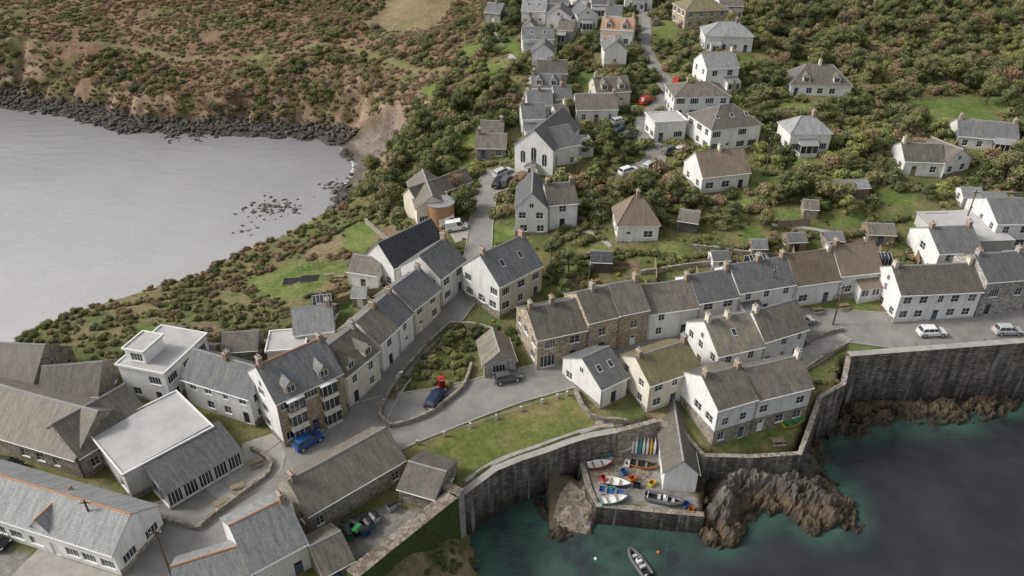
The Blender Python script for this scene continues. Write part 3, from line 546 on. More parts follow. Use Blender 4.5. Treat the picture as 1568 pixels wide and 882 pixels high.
# ---------------------------------------------------------------- lawns & ground colours
LAWN=np.zeros(GX.shape,bool);LAWN2=LAWN.copy();TANF=LAWN.copy();PAVE=LAWN.copy();SOIL=LAWN.copy()
def pfill(M,px): fill(M,[tuple(P(*p)[:2]) for p in px])
for q in [[(612,692),(868,608),(900,625),(945,658),(905,668),(840,690),(760,717),(703,746)]]: pfill(LAWN2,q)
for q in [[(1388,158),(1495,148),(1540,195),(1420,203)],[(372,433),(440,402),(520,398),(535,415),(500,435),(440,462),(400,455)],[(1095,660),(1225,650),(1222,694),(1095,698)],[(525,352),(572,335),(580,368),(548,395),(520,385)],
 [(752,345),(788,350),(788,375),(755,375)],[(1310,525),(1350,530),(1348,542),(1300,545)],[(1180,322),(1225,318),(1222,345),(1190,350)],[(1335,290),(1405,297),(1400,318),(1335,312)],[(1360,322),(1430,320),(1420,345),(1372,340)],[(1100,305),(1165,298),(1160,318),(1105,325)],
 [(690,205),(745,205),(742,225),(700,228)],[(705,70),(745,68),(740,88),(708,88)],[(1010,375),(1040,372),(1050,390),(1015,395)],[(1270,330),(1330,325),(1330,345),(1275,350)],[(1210,470),(1330,455),(1325,485),(1250,488)],[(470,470),(545,460),(540,480),(480,482)],[(200,500),(240,498),(235,520),(200,518)],[(1040,90),(1080,95),(1070,108),(1030,105)],[(1130,85),(1170,92),(1150,110),(1120,105)],[(640,140),(670,125),(675,140),(655,155)],[(1500,150),(1568,150),(1568,175),(1520,178)],
 [(890,385),(925,372),(940,380),(900,400)],[(1130,350),(1165,345),(1170,370),(1135,375)],[(1190,262),(1240,270),(1235,285),(1185,280)],[(1395,340),(1440,345),(1430,368),(1385,362)],[(950,425),(1010,415),(1020,440),(960,450)],[(850,400),(895,400),(890,420),(850,425)],[(735,95),(770,98),(765,120),(735,118)],[(1140,265),(1190,262),(1185,290),(1150,290)],[(1180,158),(1290,160),(1285,172),(1185,172)],[(1190,245),(1270,245),(1265,256),(1195,258)],[(860,60),(885,62),(882,78),(860,76)],[(1000,30),(1040,35),(1035,60),(1002,58)],[(1375,280),(1440,282),(1436,292),(1380,290)],[(770,60),(795,62),(792,90),(775,88)],[(880,110),(925,115),(915,135),(880,132)]]: pfill(LAWN,q)
for q in [[(590,-2),(700,-2),(665,42),(600,48),(560,35)],[(465,385),(520,360),(530,370),(490,400)]]: pfill(TANF,q)
for q in [[(570,365),(600,345),(612,358),(590,380)],[(1060,395),(1120,385),(1125,405),(1065,412)],[(1300,350),(1320,348),(1322,380),(1300,382)],[(940,400),(980,398),(985,412),(945,415)],[(290,500),(330,495),(340,515),(300,520)]]: pfill(SOIL,q)
for q in [[(885,690),(1010,650),(1075,790),(915,775)],[(480,830),(600,770),(660,790),(560,850),(500,860)],[(-60,735),(140,740),(240,790),(230,840),(170,905),(-60,905),(-60,815),(180,890),(240,800)],[(560,640),(620,690),(560,720),(440,760),(420,700)],[(690,600),(760,570),(800,575),(790,600),(700,625)],[(760,258),(790,258),(786,290),(756,290)]]: pfill(PAVE,q)
NOVEG|=LAWN|LAWN2|TANF|PAVE|SOIL
U,V=proj(GX,GY,Hh)
n1=fbm(GX/9,GY/9,61)[...,None];n2=fbm(GX/2.5,GY/2.5,71)[...,None];n3=fbm(GX/30,GY/30,81)[...,None]
def mixc(a,b,t): return np.array(a)*(1-t)+np.array(b)*t
def ss(a,lo,hi): t=np.clip((a-lo)/(hi-lo),0,1);return t*t*(3-2*t)
col=mixc((.115,.135,.048),(.19,.175,.08),ss(n2,.35,.65))
hillm=ss(-(U-(735-V*.5)),-30,30)*ss(GY,150,170)
st_=fbm((GX+GY*.3)/18,(GY-GX*.1)/10,401)[...,None]
hc=mixc((.145,.14,.062),(.225,.155,.098),ss(n1*.45+st_*.3+n2*.25,.4,.52));hc=hc*(0.7+.6*n2)
col=col*(1-hillm[...,None])+hc*hillm[...,None]
hd=((U<620)&(V>340)&(V<620))[...,None];col=np.where(hd,mixc((.13,.15,.058),(.22,.19,.1),ss(n2*.5+n1*.5,.4,.6)),col)
gy,gx=np.gradient(Hh,YS,XS);slope=np.hypot(gx,gy)[...,None]
dbm=db[...,None]
Ub=U[...,None]
clf=ss(slope,.6,1.0)*((dbm<30)|(dh[...,None]<2))*ss(n1+n2*.4+.13*((Ub>420)&(Ub<740)),.66,.82)
rockc=mixc((.17,.135,.10),(.35,.27,.19),ss(n2,.3,.7))
col=col*(1-clf*.8)+rockc*clf*.8
shore=(1-ss(dbm,5.5,8.5))*(sb_[...,None]<1)
col=col*(1-shore)+mixc((.05,.045,.04),(.13,.115,.10),n2)*shore
dhm=(dh[...,None]<3)&(sh_[...,None]>=9);col=np.where(dhm,mixc((.18,.17,.14),(.26,.24,.2),n2),col)
bq=ss(inner(BEACH)[...,None],0,2.);col=col*(1-bq)+mixc((.2,.17,.15),(.29,.25,.22),n2)*bq
wet=((Hh[...,None]<.5)&BM[...,None]);col=np.where(wet,col*.6,col)
pm=(PM|SM)[...,None]&(Hh[...,None]<6)&(dh[...,None]<1)
col=np.where(pm,mixc((.05,.045,.03),(.13,.10,.06),ss(n2,.35,.6)),col)
slipm=inside(GX,GY,SLIP)[...,None];col=np.where(slipm,mixc((.06,.05,.035),(.17,.14,.11),n2),col)
mow=(np.sin((GX*.8+GY*.6)*2.6)[...,None]>0)*.08+.96
col=np.where(LAWN[...,None],mixc((.115,.165,.045),(.18,.205,.075),ss(n2*.6+n1*.4,.35,.65))*mow,col)
col=np.where(LAWN2[...,None],mixc((.13,.16,.045),(.225,.2,.09),ss(n1*.5+n2*.5,.36,.64)),col)
col=np.where(TANF[...,None],mixc((.19,.165,.085),(.26,.215,.125),ss(n2*.5+st_*.5,.3,.7)),col)
col=np.where(SOIL[...,None],mixc((.17,.12,.08),(.25,.19,.13),n2),col)
col=np.where(PAVE[...,None],mixc((.2,.19,.178),(.3,.285,.265),n2),col)
for tr in [[(0,60),(90,68),(180,72),(290,92),(400,85)],[(420,85),(520,70),(600,95),(680,110)]]:
    w=[tuple(P(*p)[:2]) for p in tr];dd=polyd(GX,GY,spline(w,3),False)+(n1[...,0]-.5)*2
    k=(1-ss(dd,.3,1.2))[...,None]*.7;col=col*(1-k)+np.array((.21,.21,.10))*k;NOVEG|=(dd<.9)
ny,nx=GX.shape
verts=np.stack([GX,GY,Hh],-1).reshape(-1,3)
idx=np.arange(ny*nx).reshape(ny,nx);q=np.stack([idx[:-1,:-1],idx[:-1,1:],idx[1:,1:],idx[1:,:-1]],-1).reshape(-1,4)
me=bpy.data.meshes.new('terrain');me.vertices.add(len(verts));me.vertices.foreach_set('co',verts.ravel());me.loops.add(q.size);me.loops.foreach_set('vertex_index',q.ravel());me.polygons.add(len(q));me.polygons.foreach_set('loop_start',np.arange(0,q.size,4));me.polygons.foreach_set('loop_total',np.full(len(q),4));me.update(calc_edges=True)
me.polygons.foreach_set('use_smooth',np.ones(len(q),bool))
ca=me.color_attributes.new('zone','FLOAT_COLOR','POINT');ca.data.foreach_set('color',np.concatenate([col,np.ones((ny,nx,1))],-1).ravel().astype(np.float32))
m,nt,b=nodes('terrain_ground');L=nt.links.new
at=nt.nodes.new('ShaderNodeAttribute');at.attribute_name='zone';tc=nt.nodes.new('ShaderNodeTexCoord')
na=nt.nodes.new('ShaderNodeTexNoise');na.inputs['Scale'].default_value=1.3;na.inputs['Detail'].default_value=12;na.inputs['Roughness'].default_value=.78;L(tc.outputs['Object'],na.inputs['Vector'])
mr=nt.nodes.new('ShaderNodeMapRange');mr.inputs[1].default_value=.3;mr.inputs[2].default_value=.7;mr.inputs[3].default_value=.5;mr.inputs[4].default_value=1.5;L(na.outputs['Fac'],mr.inputs[0])
vm=nt.nodes.new('ShaderNodeVectorMath');vm.operation='SCALE';L(at.outputs['Color'],vm.inputs[0]);L(mr.outputs[0],vm.inputs['Scale']);L(vm.outputs[0],b.inputs['Base Color']);b.inputs['Roughness'].default_value=.95;b.inputs['Specular IOR Level'].default_value=.1
bp=nt.nodes.new('ShaderNodeBump');bp.inputs['Strength'].default_value=.6;bp.inputs['Distance'].default_value=.3;L(na.outputs['Fac'],bp.inputs['Height']);L(bp.outputs[0],b.inputs['Normal'])
me.materials.append(m);o=bpy.data.objects.new('terrain',me);bpy.context.scene.collection.objects.link(o)
# ---------------------------------------------------------------- rock outcrops (fine jagged mesh)
m,nt,b=nodes('outcrop_rock');L=nt.links.new;tc=nt.nodes.new('ShaderNodeTexCoord')
n=nt.nodes.new('ShaderNodeTexNoise');n.inputs['Scale'].default_value=1.1;n.inputs['Detail'].default_value=10;n.inputs['Roughness'].default_value=.7;L(tc.outputs['Object'],n.inputs['Vector'])
sx=nt.nodes.new('ShaderNodeSeparateXYZ');L(tc.outputs['Object'],sx.inputs[0]);ma=nt.nodes.new('ShaderNodeMath');ma.operation='MULTIPLY_ADD';L(n.outputs['Fac'],ma.inputs[0]);ma.inputs[1].default_value=3.;L(sx.outputs['Z'],ma.inputs[2])
mr=nt.nodes.new('ShaderNodeMapRange');mr.inputs[1].default_value=1.;mr.inputs[2].default_value=6.5;L(ma.outputs[0],mr.inputs[0])
r=nt.nodes.new('ShaderNodeValToRGB');e=r.color_ramp.elements;e[0].position=0;e[0].color=(.022,.02,.014,1);e[1].position=1;e[1].color=(.3,.275,.24,1)
for p_,c in((.18,(.045,.036,.022)),(.32,(.12,.085,.05)),(.42,(.075,.062,.05)),(.6,(.11,.098,.085)),(.8,(.2,.18,.155))): q=e.new(p_);q.color=c4(c)
L(mr.outputs[0],r.inputs[0]);L(r.outputs[0],b.inputs['Base Color']);b.inputs['Roughness'].default_value=.75
bp=nt.nodes.new('ShaderNodeBump');bp.inputs['Strength'].default_value=.9;bp.inputs['Distance'].default_value=.25;L(n.outputs['Fac'],bp.inputs['Height']);L(bp.outputs[0],b.inputs['Normal']);MATS['outcrop']=m
def outcrop(name,poly,gain,cap,st=.28,zmul=1.):
    xs=[p[0] for p in poly];ys=[p[1] for p in poly];x=np.arange(min(xs)-3,max(xs)+3,st);y=np.arange(min(ys)-3,max(ys)+3,st);X,Y=np.meshgrid(x,y)
    q=polyd(X,Y,poly);ins=inside(X,Y,poly);q=np.where(ins,q,-q);q=q+(fbm(X/3.5,Y/3.5,201)-.5)*5*min(1,zmul)+.3
    c,s=math.cos(.6),math.sin(.6);Xr=X*c+Y*s+(fbm(X/2,Y/2,5)-.5)*1.5;Yr=-X*s+Y*c+(fbm(X/2,Y/2,8)-.5)*1.5
    big=fbm(X/4,Y/4,21);blk=hsh(np.floor(Xr/1.7),np.floor(Yr/1.0),3);blk2=hsh(np.floor(Xr/.75+.3),np.floor(Yr/.5),7);rid=1-np.abs(fbm(Xr/3,Yr/1.1,31)-.5)*4
    z=np.minimum(q*gain,cap)*(.35+1.0*big)+zmul*((blk-.5)*1.1+(blk2-.5)*.55+rid*.55)-.35
    z=np.where(q<0,np.maximum(q*.8+z*.3,-2),z)
    dd=np.where(inside(X,Y,HAR),1,0);z=np.where((dd==0),np.minimum(z,hz(X,Y)-.3),z)
    X2=X+(hsh(X*3.1,Y*1.7,2)-.5)*st*.7;Y2=Y+(hsh(X*1.3,Y*2.9,4)-.5)*st*.7
    v=np.stack([X2,Y2,z],-1).reshape(-1,3);ny,nx=X.shape;idx=np.arange(ny*nx).reshape(ny,nx);f=np.stack([idx[:-1,:-1],idx[:-1,1:],idx[1:,1:],idx[1:,:-1]],-1).reshape(-1,4)
    keep=(v[f][:,:,2].max(1)>-.5)&(q.reshape(-1)[f].max(1)>-1.5);f=f[keep];tri=np.concatenate([f[:,[0,1,2]],f[:,[0,2,3]]])
    me=bpy.data.meshes.new(name);me.from_pydata(v.tolist(),[],tri.tolist());me.materials.append(MATS['outcrop']);o=bpy.data.objects.new(name,me);bpy.context.scene.collection.objects.link(o)
outcrop('rock_outcrop',PROM,.75,3.4)
outcrop('rock_outcrop',STRIP,.35,1.3,.3)
outcrop('rock_outcrop',SLIPR,.4,1.0,.28,.7)
# ---------------------------------------------------------------- sea
def seamat(name,c1,c2,c3,rough,bs,bd,ns=.045):
    m,nt,b=nodes(name);L=nt.links.new;tc=nt.nodes.new('ShaderNodeTexCoord')
    n=nt.nodes.new('ShaderNodeTexNoise');n.inputs['Scale'].default_value=ns;n.inputs['Detail'].default_value=7;L(tc.outputs['Object'],n.inputs['Vector'])
    r=nt.nodes.new('ShaderNodeValToRGB');e=r.color_ramp.elements;e[0].position=.36;e[0].color=c4(c1);e[1].position=.64;e[1].color=c4(c2);L(n.outputs['Fac'],r.inputs[0])
    at=nt.nodes.new('ShaderNodeAttribute');at.attribute_name='shallow_reflect';mx=nt.nodes.new('ShaderNodeMixRGB');L(at.outputs['Fac'],mx.inputs[0]);L(r.outputs[0],mx.inputs[1]);mx.inputs[2].default_value=c4(c3);L(mx.outputs[0],b.inputs['Base Color'])
    b.inputs['Roughness'].default_value=rough;b.inputs['IOR'].default_value=1.33;b.inputs['Specular IOR Level'].default_value=.5
    mp=nt.nodes.new('ShaderNodeMapping');mp.inputs['Rotation'].default_value=(0,0,.5);mp.inputs['Scale'].default_value=(1,2.,1);L(tc.outputs['Object'],mp.inputs[0])
    n2=nt.nodes.new('ShaderNodeTexNoise');n2.inputs['Scale'].default_value=bs;n2.inputs['Detail'].default_value=6;L(mp.outputs[0],n2.inputs['Vector'])
    n3=nt.nodes.new('ShaderNodeTexNoise');n3.inputs['Scale'].default_value=bs*.16;n3.inputs['Detail'].default_value=3;L(mp.outputs[0],n3.inputs['Vector'])
    ad=nt.nodes.new('ShaderNodeMath');ad.operation='MULTIPLY_ADD';L(n3.outputs['Fac'],ad.inputs[0]);ad.inputs[1].default_value=2.5;L(n2.outputs['Fac'],ad.inputs[2])
    bp=nt.nodes.new('ShaderNodeBump');bp.inputs['Strength'].default_value=.8;bp.inputs['Distance'].default_value=bd;L(ad.outputs[0],bp.inputs['Height']);L(bp.outputs[0],b.inputs['Normal']);return m
def seamesh(name,xs,ys,m,har):
    X,Y=np.meshgrid(xs,ys)
    if har:
        tl=[UZ(745,890,0),UZ(735,840,0),UZ(760,800,0),UZ(835,790,0)];d=polyd(X,Y,tl,False)*1.3
        for pl in(PROM,STRIP): d=np.minimum(d,polyd(X,Y,pl)*2.2)
        d=np.minimum(d,polyd(X,Y,SLIP)*1.3)
        for pp in (UZ(860,850,0),UZ(920,845,0),UZ(980,830,0)): d=np.minimum(d,np.hypot(X-pp[0],Y-pp[1])*.9)
        sh=np.clip(1-d/9,0,1)**1.1*np.clip(fbm(X/2.2,Y/2.2,91)*3.-.6,0,1)
    else:
        rp=[UZ(540,240,0),UZ(500,215,0),UZ(380,205,0),UZ(200,205,0),UZ(0,165,0)];d=polyd(X,Y,rp,False);sh=np.clip(1-d/110,0,1)**1.3*.8  # bay: hill reflection painted as darker water colour towards the far shore
    v=np.stack([X,Y,X*0],-1).reshape(-1,3);ny,nx=X.shape
    idx=np.arange(ny*nx).reshape(ny,nx);q=np.stack([idx[:-1,:-1],idx[:-1,1:],idx[1:,1:],idx[1:,:-1]],-1).reshape(-1,4)
    me=bpy.data.meshes.new(name);me.from_pydata(v.tolist(),[],q.tolist());a=me.attributes.new('shallow_reflect','FLOAT','POINT');a.data.foreach_set('value',np.clip(sh,0,1).ravel().astype(np.float32));me.materials.append(m)
    o=bpy.data.objects.new(name,me);bpy.context.scene.collection.objects.link(o)
seamesh('sea',np.concatenate([np.arange(-30,120,.8),[200,300,600,3000]]),np.concatenate([[-1500,-600,-200,0],np.arange(30,110,.8),[130,200]]),seamat('sea_harbour',(.026,.028,.034),(.04,.044,.052),(.055,.12,.095),.07,1.8,.14,.1),True)
seamesh('bay',np.concatenate([[-3000,-1000,-400],np.arange(-300,-29,6)]),np.concatenate([[-1500,0],np.arange(80,280,6),[400,1500]]),seamat('sea_bay',(.44,.43,.44),(.52,.51,.515),(.19,.185,.205),.15,.9,.13,.03),False)  # pale bay colours have the sky and sun sheen painted in
m=MB();mat('foam',(.6,.6,.6),(.8,.8,.8),2,.6,0)
s=spline([UZ(u,v,0) for u,v in[(524,228),(536,240),(541,255),(535,272),(528,284)]],.4)
for i in range(len(s)-1):
    w0=.1+.4*random.random();w1=.1+.4*random.random()
    if random.random()<.25: continue
    m.face([(s[i][0]-w0,s[i][1]-.1,.04),(s[i][0]+.15,s[i][1],.04),(s[i+1][0]+.15,s[i+1][1],.04),(s[i+1][0]-w0,s[i+1][1]-.1,.04)],'foam')
m.obj('surf_foam')
# ---------------------------------------------------------------- foliage
def leafmat(name,cs):
    m,nt,b=nodes(name);L=nt.links.new
    oi=nt.nodes.new('ShaderNodeObjectInfo');at=nt.nodes.new('ShaderNodeAttribute');at.attribute_name='tint'
    r=nt.nodes.new('ShaderNodeValToRGB');e=r.color_ramp.elements;e[0].position=0;e[0].color=c4(cs[0]);e[1].position=1;e[1].color=c4(cs[-1])
    for i,c in enumerate(cs[1:-1]): q=e.new((i+1)/(len(cs)-1));q.color=c4(c)
    L(oi.outputs['Random'],r.inputs[0])
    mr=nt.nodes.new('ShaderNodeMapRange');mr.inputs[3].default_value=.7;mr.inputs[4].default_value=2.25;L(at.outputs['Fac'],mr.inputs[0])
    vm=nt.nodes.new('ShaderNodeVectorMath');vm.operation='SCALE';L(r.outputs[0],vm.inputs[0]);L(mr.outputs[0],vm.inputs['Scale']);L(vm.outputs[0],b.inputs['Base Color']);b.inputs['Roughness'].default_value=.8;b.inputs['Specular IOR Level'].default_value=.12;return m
LM={'dark':leafmat('leaf_dark',[(.068,.082,.034),(.095,.11,.043),(.08,.092,.042),(.118,.13,.056)]),'olive':leafmat('leaf_olive',[(.12,.122,.053),(.152,.142,.067),(.128,.138,.053),(.165,.15,.077)]),
 'rust':leafmat('leaf_rust',[(.155,.118,.075),(.19,.138,.088),(.155,.122,.07),(.2,.138,.083)]),'lime':leafmat('leaf_lime',[(.14,.165,.052),(.19,.18,.067),(.14,.165,.057)]),'flower':leafmat('leaf_flower',[(.35,.08,.14),(.4,.3,.08),(.14,.17,.06)])}
def leafgeo(lumps,nl,ls,seed,core=.78):
    r=np.random.default_rng(seed);V=[];Fc=[];T=[]
    t=(1+5**.5)/2
    ico=np.array([(-1,t,0),(1,t,0),(-1,-t,0),(1,-t,0),(0,-1,t),(0,1,t),(0,-1,-t),(0,1,-t),(t,0,-1),(t,0,1),(-t,0,-1),(-t,0,1)])/math.hypot(1,t)
    fi=[(0,11,5),(0,5,1),(0,1,7),(0,7,10),(0,10,11),(1,5,9),(5,11,4),(11,10,2),(10,7,6),(7,1,8),(3,9,4),(3,4,2),(3,2,6),(3,6,8),(3,8,9),(4,9,5),(2,4,11),(6,2,10),(8,6,7),(9,8,1)]
    for c,rad in lumps:
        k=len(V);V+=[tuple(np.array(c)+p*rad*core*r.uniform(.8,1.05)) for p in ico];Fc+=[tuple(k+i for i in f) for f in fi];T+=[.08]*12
    w=np.array([l[1]**2 for l in lumps]);w=w/w.sum()
    for i in range(nl):
        li=r.choice(len(lumps),p=w);c,rad=lumps[li];d=r.normal(size=3);d/=np.linalg.norm(d)
        if d[2]<-.35: d[2]*=-1
        p=np.array(c)+d*rad*r.uniform(.78,1.14);n=d+r.normal(size=3)*.5;n/=np.linalg.norm(n)
        a=np.cross(n,r.normal(size=3));a/=np.linalg.norm(a);bb=np.cross(n,a);s=ls*r.uniform(.6,1.4);k=len(V)
        V+=[tuple(p+a*s),tuple(p+bb*s*.7),tuple(p-a*s),tuple(p-bb*s*.7)];Fc.append((k,k+1,k+2,k+3))
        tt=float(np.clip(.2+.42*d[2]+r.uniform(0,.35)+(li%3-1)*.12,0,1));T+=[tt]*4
    return V,Fc,T
def bushmesh(name,kind,seed,nl=620,ls=.08,spread=.5,flat=1.):
    r=np.random.default_rng(seed);lumps=[]
    for i in range(r.integers(5,8)):
        a=r.uniform(0,6.28);q=r.uniform(0.1,spread);lumps.append(((q*math.cos(a),q*math.sin(a),r.uniform(.15,.55)*flat),r.uniform(.32,.52)))
    V,Fc,T=leafgeo(lumps,nl,ls,seed+1)
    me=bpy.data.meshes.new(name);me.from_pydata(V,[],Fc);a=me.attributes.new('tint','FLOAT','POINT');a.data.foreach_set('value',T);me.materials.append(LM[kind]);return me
def treemesh(name,kind,seed,h=6.,cr=2.4,nl=1600,bare=False):
    r=np.random.default_rng(seed);mb=MB();lumps=[]
    mb.cyl((0,0,-.5),(.1,.05,h*.45),.22,.14,'bark',8,False)
    for i in range(8):
        a=i*.785+r.uniform(-.3,.3);q=cr*r.uniform(.3,.7);z=h*r.uniform(.45,.85);e=(q*math.cos(a),q*math.sin(a),z)
        mb.cyl((.1*r.uniform(),.05,h*r.uniform(.25,.4)),e,.11,.04,'bark',6,False)
        for k in range(6 if bare else 2):
            f=(e[0]+r.normal()*.6,e[1]+r.normal()*.6,e[2]+abs(r.normal())*.7);mb.cyl(e,f,.04,.015,'bark',4,False)
        lumps.append((e,cr*r.uniform(.34,.5)))
    lumps.append(((0,0,h*.85),cr*.48))
    if bare: nl=nl//3
    V,Fc,T=leafgeo(lumps,nl,.15,seed+5,core=.0 if bare else .75)
    k=len(mb.v);nf=len(mb.f);me=bpy.data.meshes.new(name);me.from_pydata(mb.v+V,[],mb.f+[tuple(i+k for i in f) for f in Fc]);me.materials.append(MATS['bark']);me.materials.append(LM[kind])
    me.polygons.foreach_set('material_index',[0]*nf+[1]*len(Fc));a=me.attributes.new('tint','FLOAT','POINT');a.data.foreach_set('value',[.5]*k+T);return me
BUSH={k:[bushmesh('bush_'+k,k,s*13+i) for i in range(3)] for s,k in enumerate(['dark','olive','rust','lime'])}
BUSH['flower']=[bushmesh('bush_flower','flower',99)]
LOW={k:[bushmesh('scrub_'+k,k,s*17+i+200,420,.075,.75,.45) for i in range(3)] for s,k in enumerate(['dark','olive','rust','lime'])}
def facer(name,parent,pts,me):
    V=[];Fc=[]
    for x,y,z,s,a in pts:
        k=len(V);c=math.cos(a)*s*.5;d=math.sin(a)*s*.5
        V+=[(x-c+d,y-d-c,z),(x+c+d,y+d-c,z),(x+c-d,y+d+c,z),(x-c-d,y-d+c,z)];Fc.append((k,k+1,k+2,k+3))
    m=bpy.data.meshes.new(name);m.from_pydata(V,[],Fc);o=bpy.data.objects.new(name,m);bpy.context.scene.collection.objects.link(o);o.parent=parent
    o.instance_type='FACES';o.use_instance_faces_scale=True;o.instance_faces_scale=1;o.show_instancer_for_render=False;o.show_instancer_for_viewport=False
    c=bpy.data.objects.new(name+'_piece',me);bpy.context.scene.collection.objects.link(c);c.parent=o
def scatter(name,pts_by_mesh):
    par=empty(name)
    for i,(me,pts) in enumerate(pts_by_mesh):
        if pts: facer('patch_%d'%i,par,pts,me)
def lookup(M,x,y):
    i=np.clip(np.searchsorted(XS,x)-1,0,len(XS)-2);j=np.clip(np.searchsorted(YS,y)-1,0,len(YS)-2);return M[j,i]
def vegetate(name,rect,dens,smin,smax,kinds,test,patch=None,meshes=None,mind=6.5,clump=.8,pw=1.7,clear=0):
    x0,x1,y0,y1=rect;n=int((x1-x0)*(y1-y0)*dens);x=rng.uniform(x0,x1,n);y=rng.uniform(y0,y1,n);z=hz(x,y);u,v=proj(x,y,z)
    ok=~lookup(NOVEG,x,y)&test(u,v,x,y,z)
    if clear:
        for dx,dy in((clear,0),(-clear,0),(0,clear*1.6),(0,-clear),(0,clear*.8)): ok&=~lookup(NOVEG,x+dx,y+dy)
    ok&=~((lookup(db,x,y)<mind)&(lookup(sb_,x,y)<1))
    if patch: ok&=(fbm(x/patch[0],y/patch[0],patch[2])>patch[1])
    x,y,z,u,v=x[ok],y[ok],z[ok],u[ok],v[ok];n=len(x);s=rng.uniform(0,1,n)**pw*(smax-smin)+smin;a=rng.uniform(0,6.28,n)
    kn=list(kinds);cl=(fbm(x/8,y/8,77)-.5)*clump*1.6+rng.uniform(0,1,n)*(1-clump)
    rank=np.argsort(np.argsort(cl))/max(n,1);cum=np.cumsum([kinds[k] for k in kn]);cum=cum/cum[-1];ki=np.minimum(np.searchsorted(cum,rank),len(kn)-1)
    out=[]
    for i,k in enumerate(kn):
        ms=(meshes or BUSH)[k]
        for j,me in enumerate(ms):
            w=np.where((ki==i)&(np.arange(n)%len(ms)==j))[0];out.append((me,[(x[t],y[t],z[t]-.15*s[t],s[t],a[t]) for t in w]))
    scatter(name,out);print(name,n)
HILL=[(-600,-900),(800,-900),(745,40),(715,120),(640,190),(560,230),(500,260),(-600,260)]
inH=lambda u,v: inside(u,v,HILL)
vegetate('hillside_scrub',(-205,60,150,325),.75,.4,1.3,{'rust':.55,'olive':.35,'dark':.1},lambda u,v,x,y,z: inH(u,v)&(v>-60),(9,.3,17),LOW)
vegetate('hillside_thicket',(-205,60,150,325),.17,.8,2.4,{'dark':.38,'olive':.36,'rust':.26},lambda u,v,x,y,z: inH(u,v)&(v>-60)&((u>380+rng.normal(size=len(u))*50)|(v>80+rng.normal(size=len(u))*18)),(12,.46,23))
WOOD=[(745,40),(715,120),(640,190),(560,230),(540,300),(600,330),(700,330),(760,350),(1700,290),(1900,-900),(800,-900)]
vegetate('woodland_thicket',(-60,225,110,300),.26,.8,2.7,{'dark':.34,'olive':.36,'rust':.16,'lime':.14},lambda u,v,x,y,z: inside(u,v,WOOD)&(v>-50),(8,.3,57),clump=.6,pw=1.3)
vegetate('woodland_undergrowth',(-60,225,110,300),.16,.3,.9,{'olive':.4,'rust':.25,'lime':.35},lambda u,v,x,y,z: inside(u,v,WOOD)&(v>-50),None,LOW,clump=.6)
GARD=[(560,330),(700,330),(760,350),(1700,290),(1700,470),(1200,440),(830,480),(700,520),(600,470),(500,380)]
vegetate('garden_shrubs',(-60,225,80,170),.32,.4,1.5,{'dark':.33,'olive':.3,'rust':.12,'lime':.25},lambda u,v,x,y,z: inside(u,v,GARD),(5,.42,29),clump=.5)
vegetate('garden_flowers',(-60,200,80,170),.02,.3,.7,{'flower':1},lambda u,v,x,y,z: inside(u,v,GARD))
vegetate('headland_scrub',(-205,0,80,170),.75,.35,1.2,{'olive':.45,'dark':.28,'rust':.27},lambda u,v,x,y,z: (u<640)&(v>250)&(v<650)&(z>1.5),(6,.36,37),mind=4)
WEDGE=[(585,640),(605,600),(690,495),(720,500),(800,505),(790,540),(725,540),(700,590),(640,630),(600,650)]
vegetate('verge_shrubs',(-60,60,60,120),.8,.5,1.4,{'dark':.5,'olive':.3,'lime':.2},lambda u,v,x,y,z: inside(u,v,WEDGE))
vegetate('harbour_shrubs',(-60,120,40,120),.5,.4,1.0,{'dark':.5,'olive':.3,'lime':.2},lambda u,v,x,y,z: inside(u,v,[(610,840),(720,825),(740,900),(560,900)])|inside(u,v,[(945,640),(1010,640),(1010,665),(960,668)])|inside(u,v,[(1240,575),(1290,560),(1290,600),(1250,640)]))
TM=[treemesh('tree','dark',1),treemesh('tree','olive',2,6.5,2.8),treemesh('tree','dark',3,5.5,2.6),treemesh('tree','rust',4,6,2.8,bare=True),treemesh('tree','lime',5,5,2.2),treemesh('tree','olive',6,5,2.6)]
TD={'dark':[TM[0],TM[2]],'olive':[TM[1],TM[5]],'rust':[TM[3]],'lime':[TM[4]]}
vegetate('woodland_trees',(-60,225,125,300),.055,.5,1.05,{'dark':.46,'olive':.32,'rust':.1,'lime':.12},lambda u,v,x,y,z: inside(u,v,WOOD)&(v>-60)&((u>1160)|(v<60)|(u<760)),(10,.4,67),TD,mind=10,clump=.4,pw=1,clear=1.5)
vegetate('village_trees',(-60,225,110,230),.035,.45,.8,{'dark':.5,'olive':.3,'rust':.08,'lime':.12},lambda u,v,x,y,z: inside(u,v,WOOD)&(v>-60)&(u<=1200)&(u>=700),None,TD,mind=10,clump=.3,pw=1,clear=1.8)
vegetate('garden_trees',(-60,225,90,170),.016,.4,.65,{'dark':.45,'olive':.3,'rust':.08,'lime':.17},lambda u,v,x,y,z: inside(u,v,GARD)&(v<460),None,TD,mind=10,clump=.3,pw=1,clear=1.5)
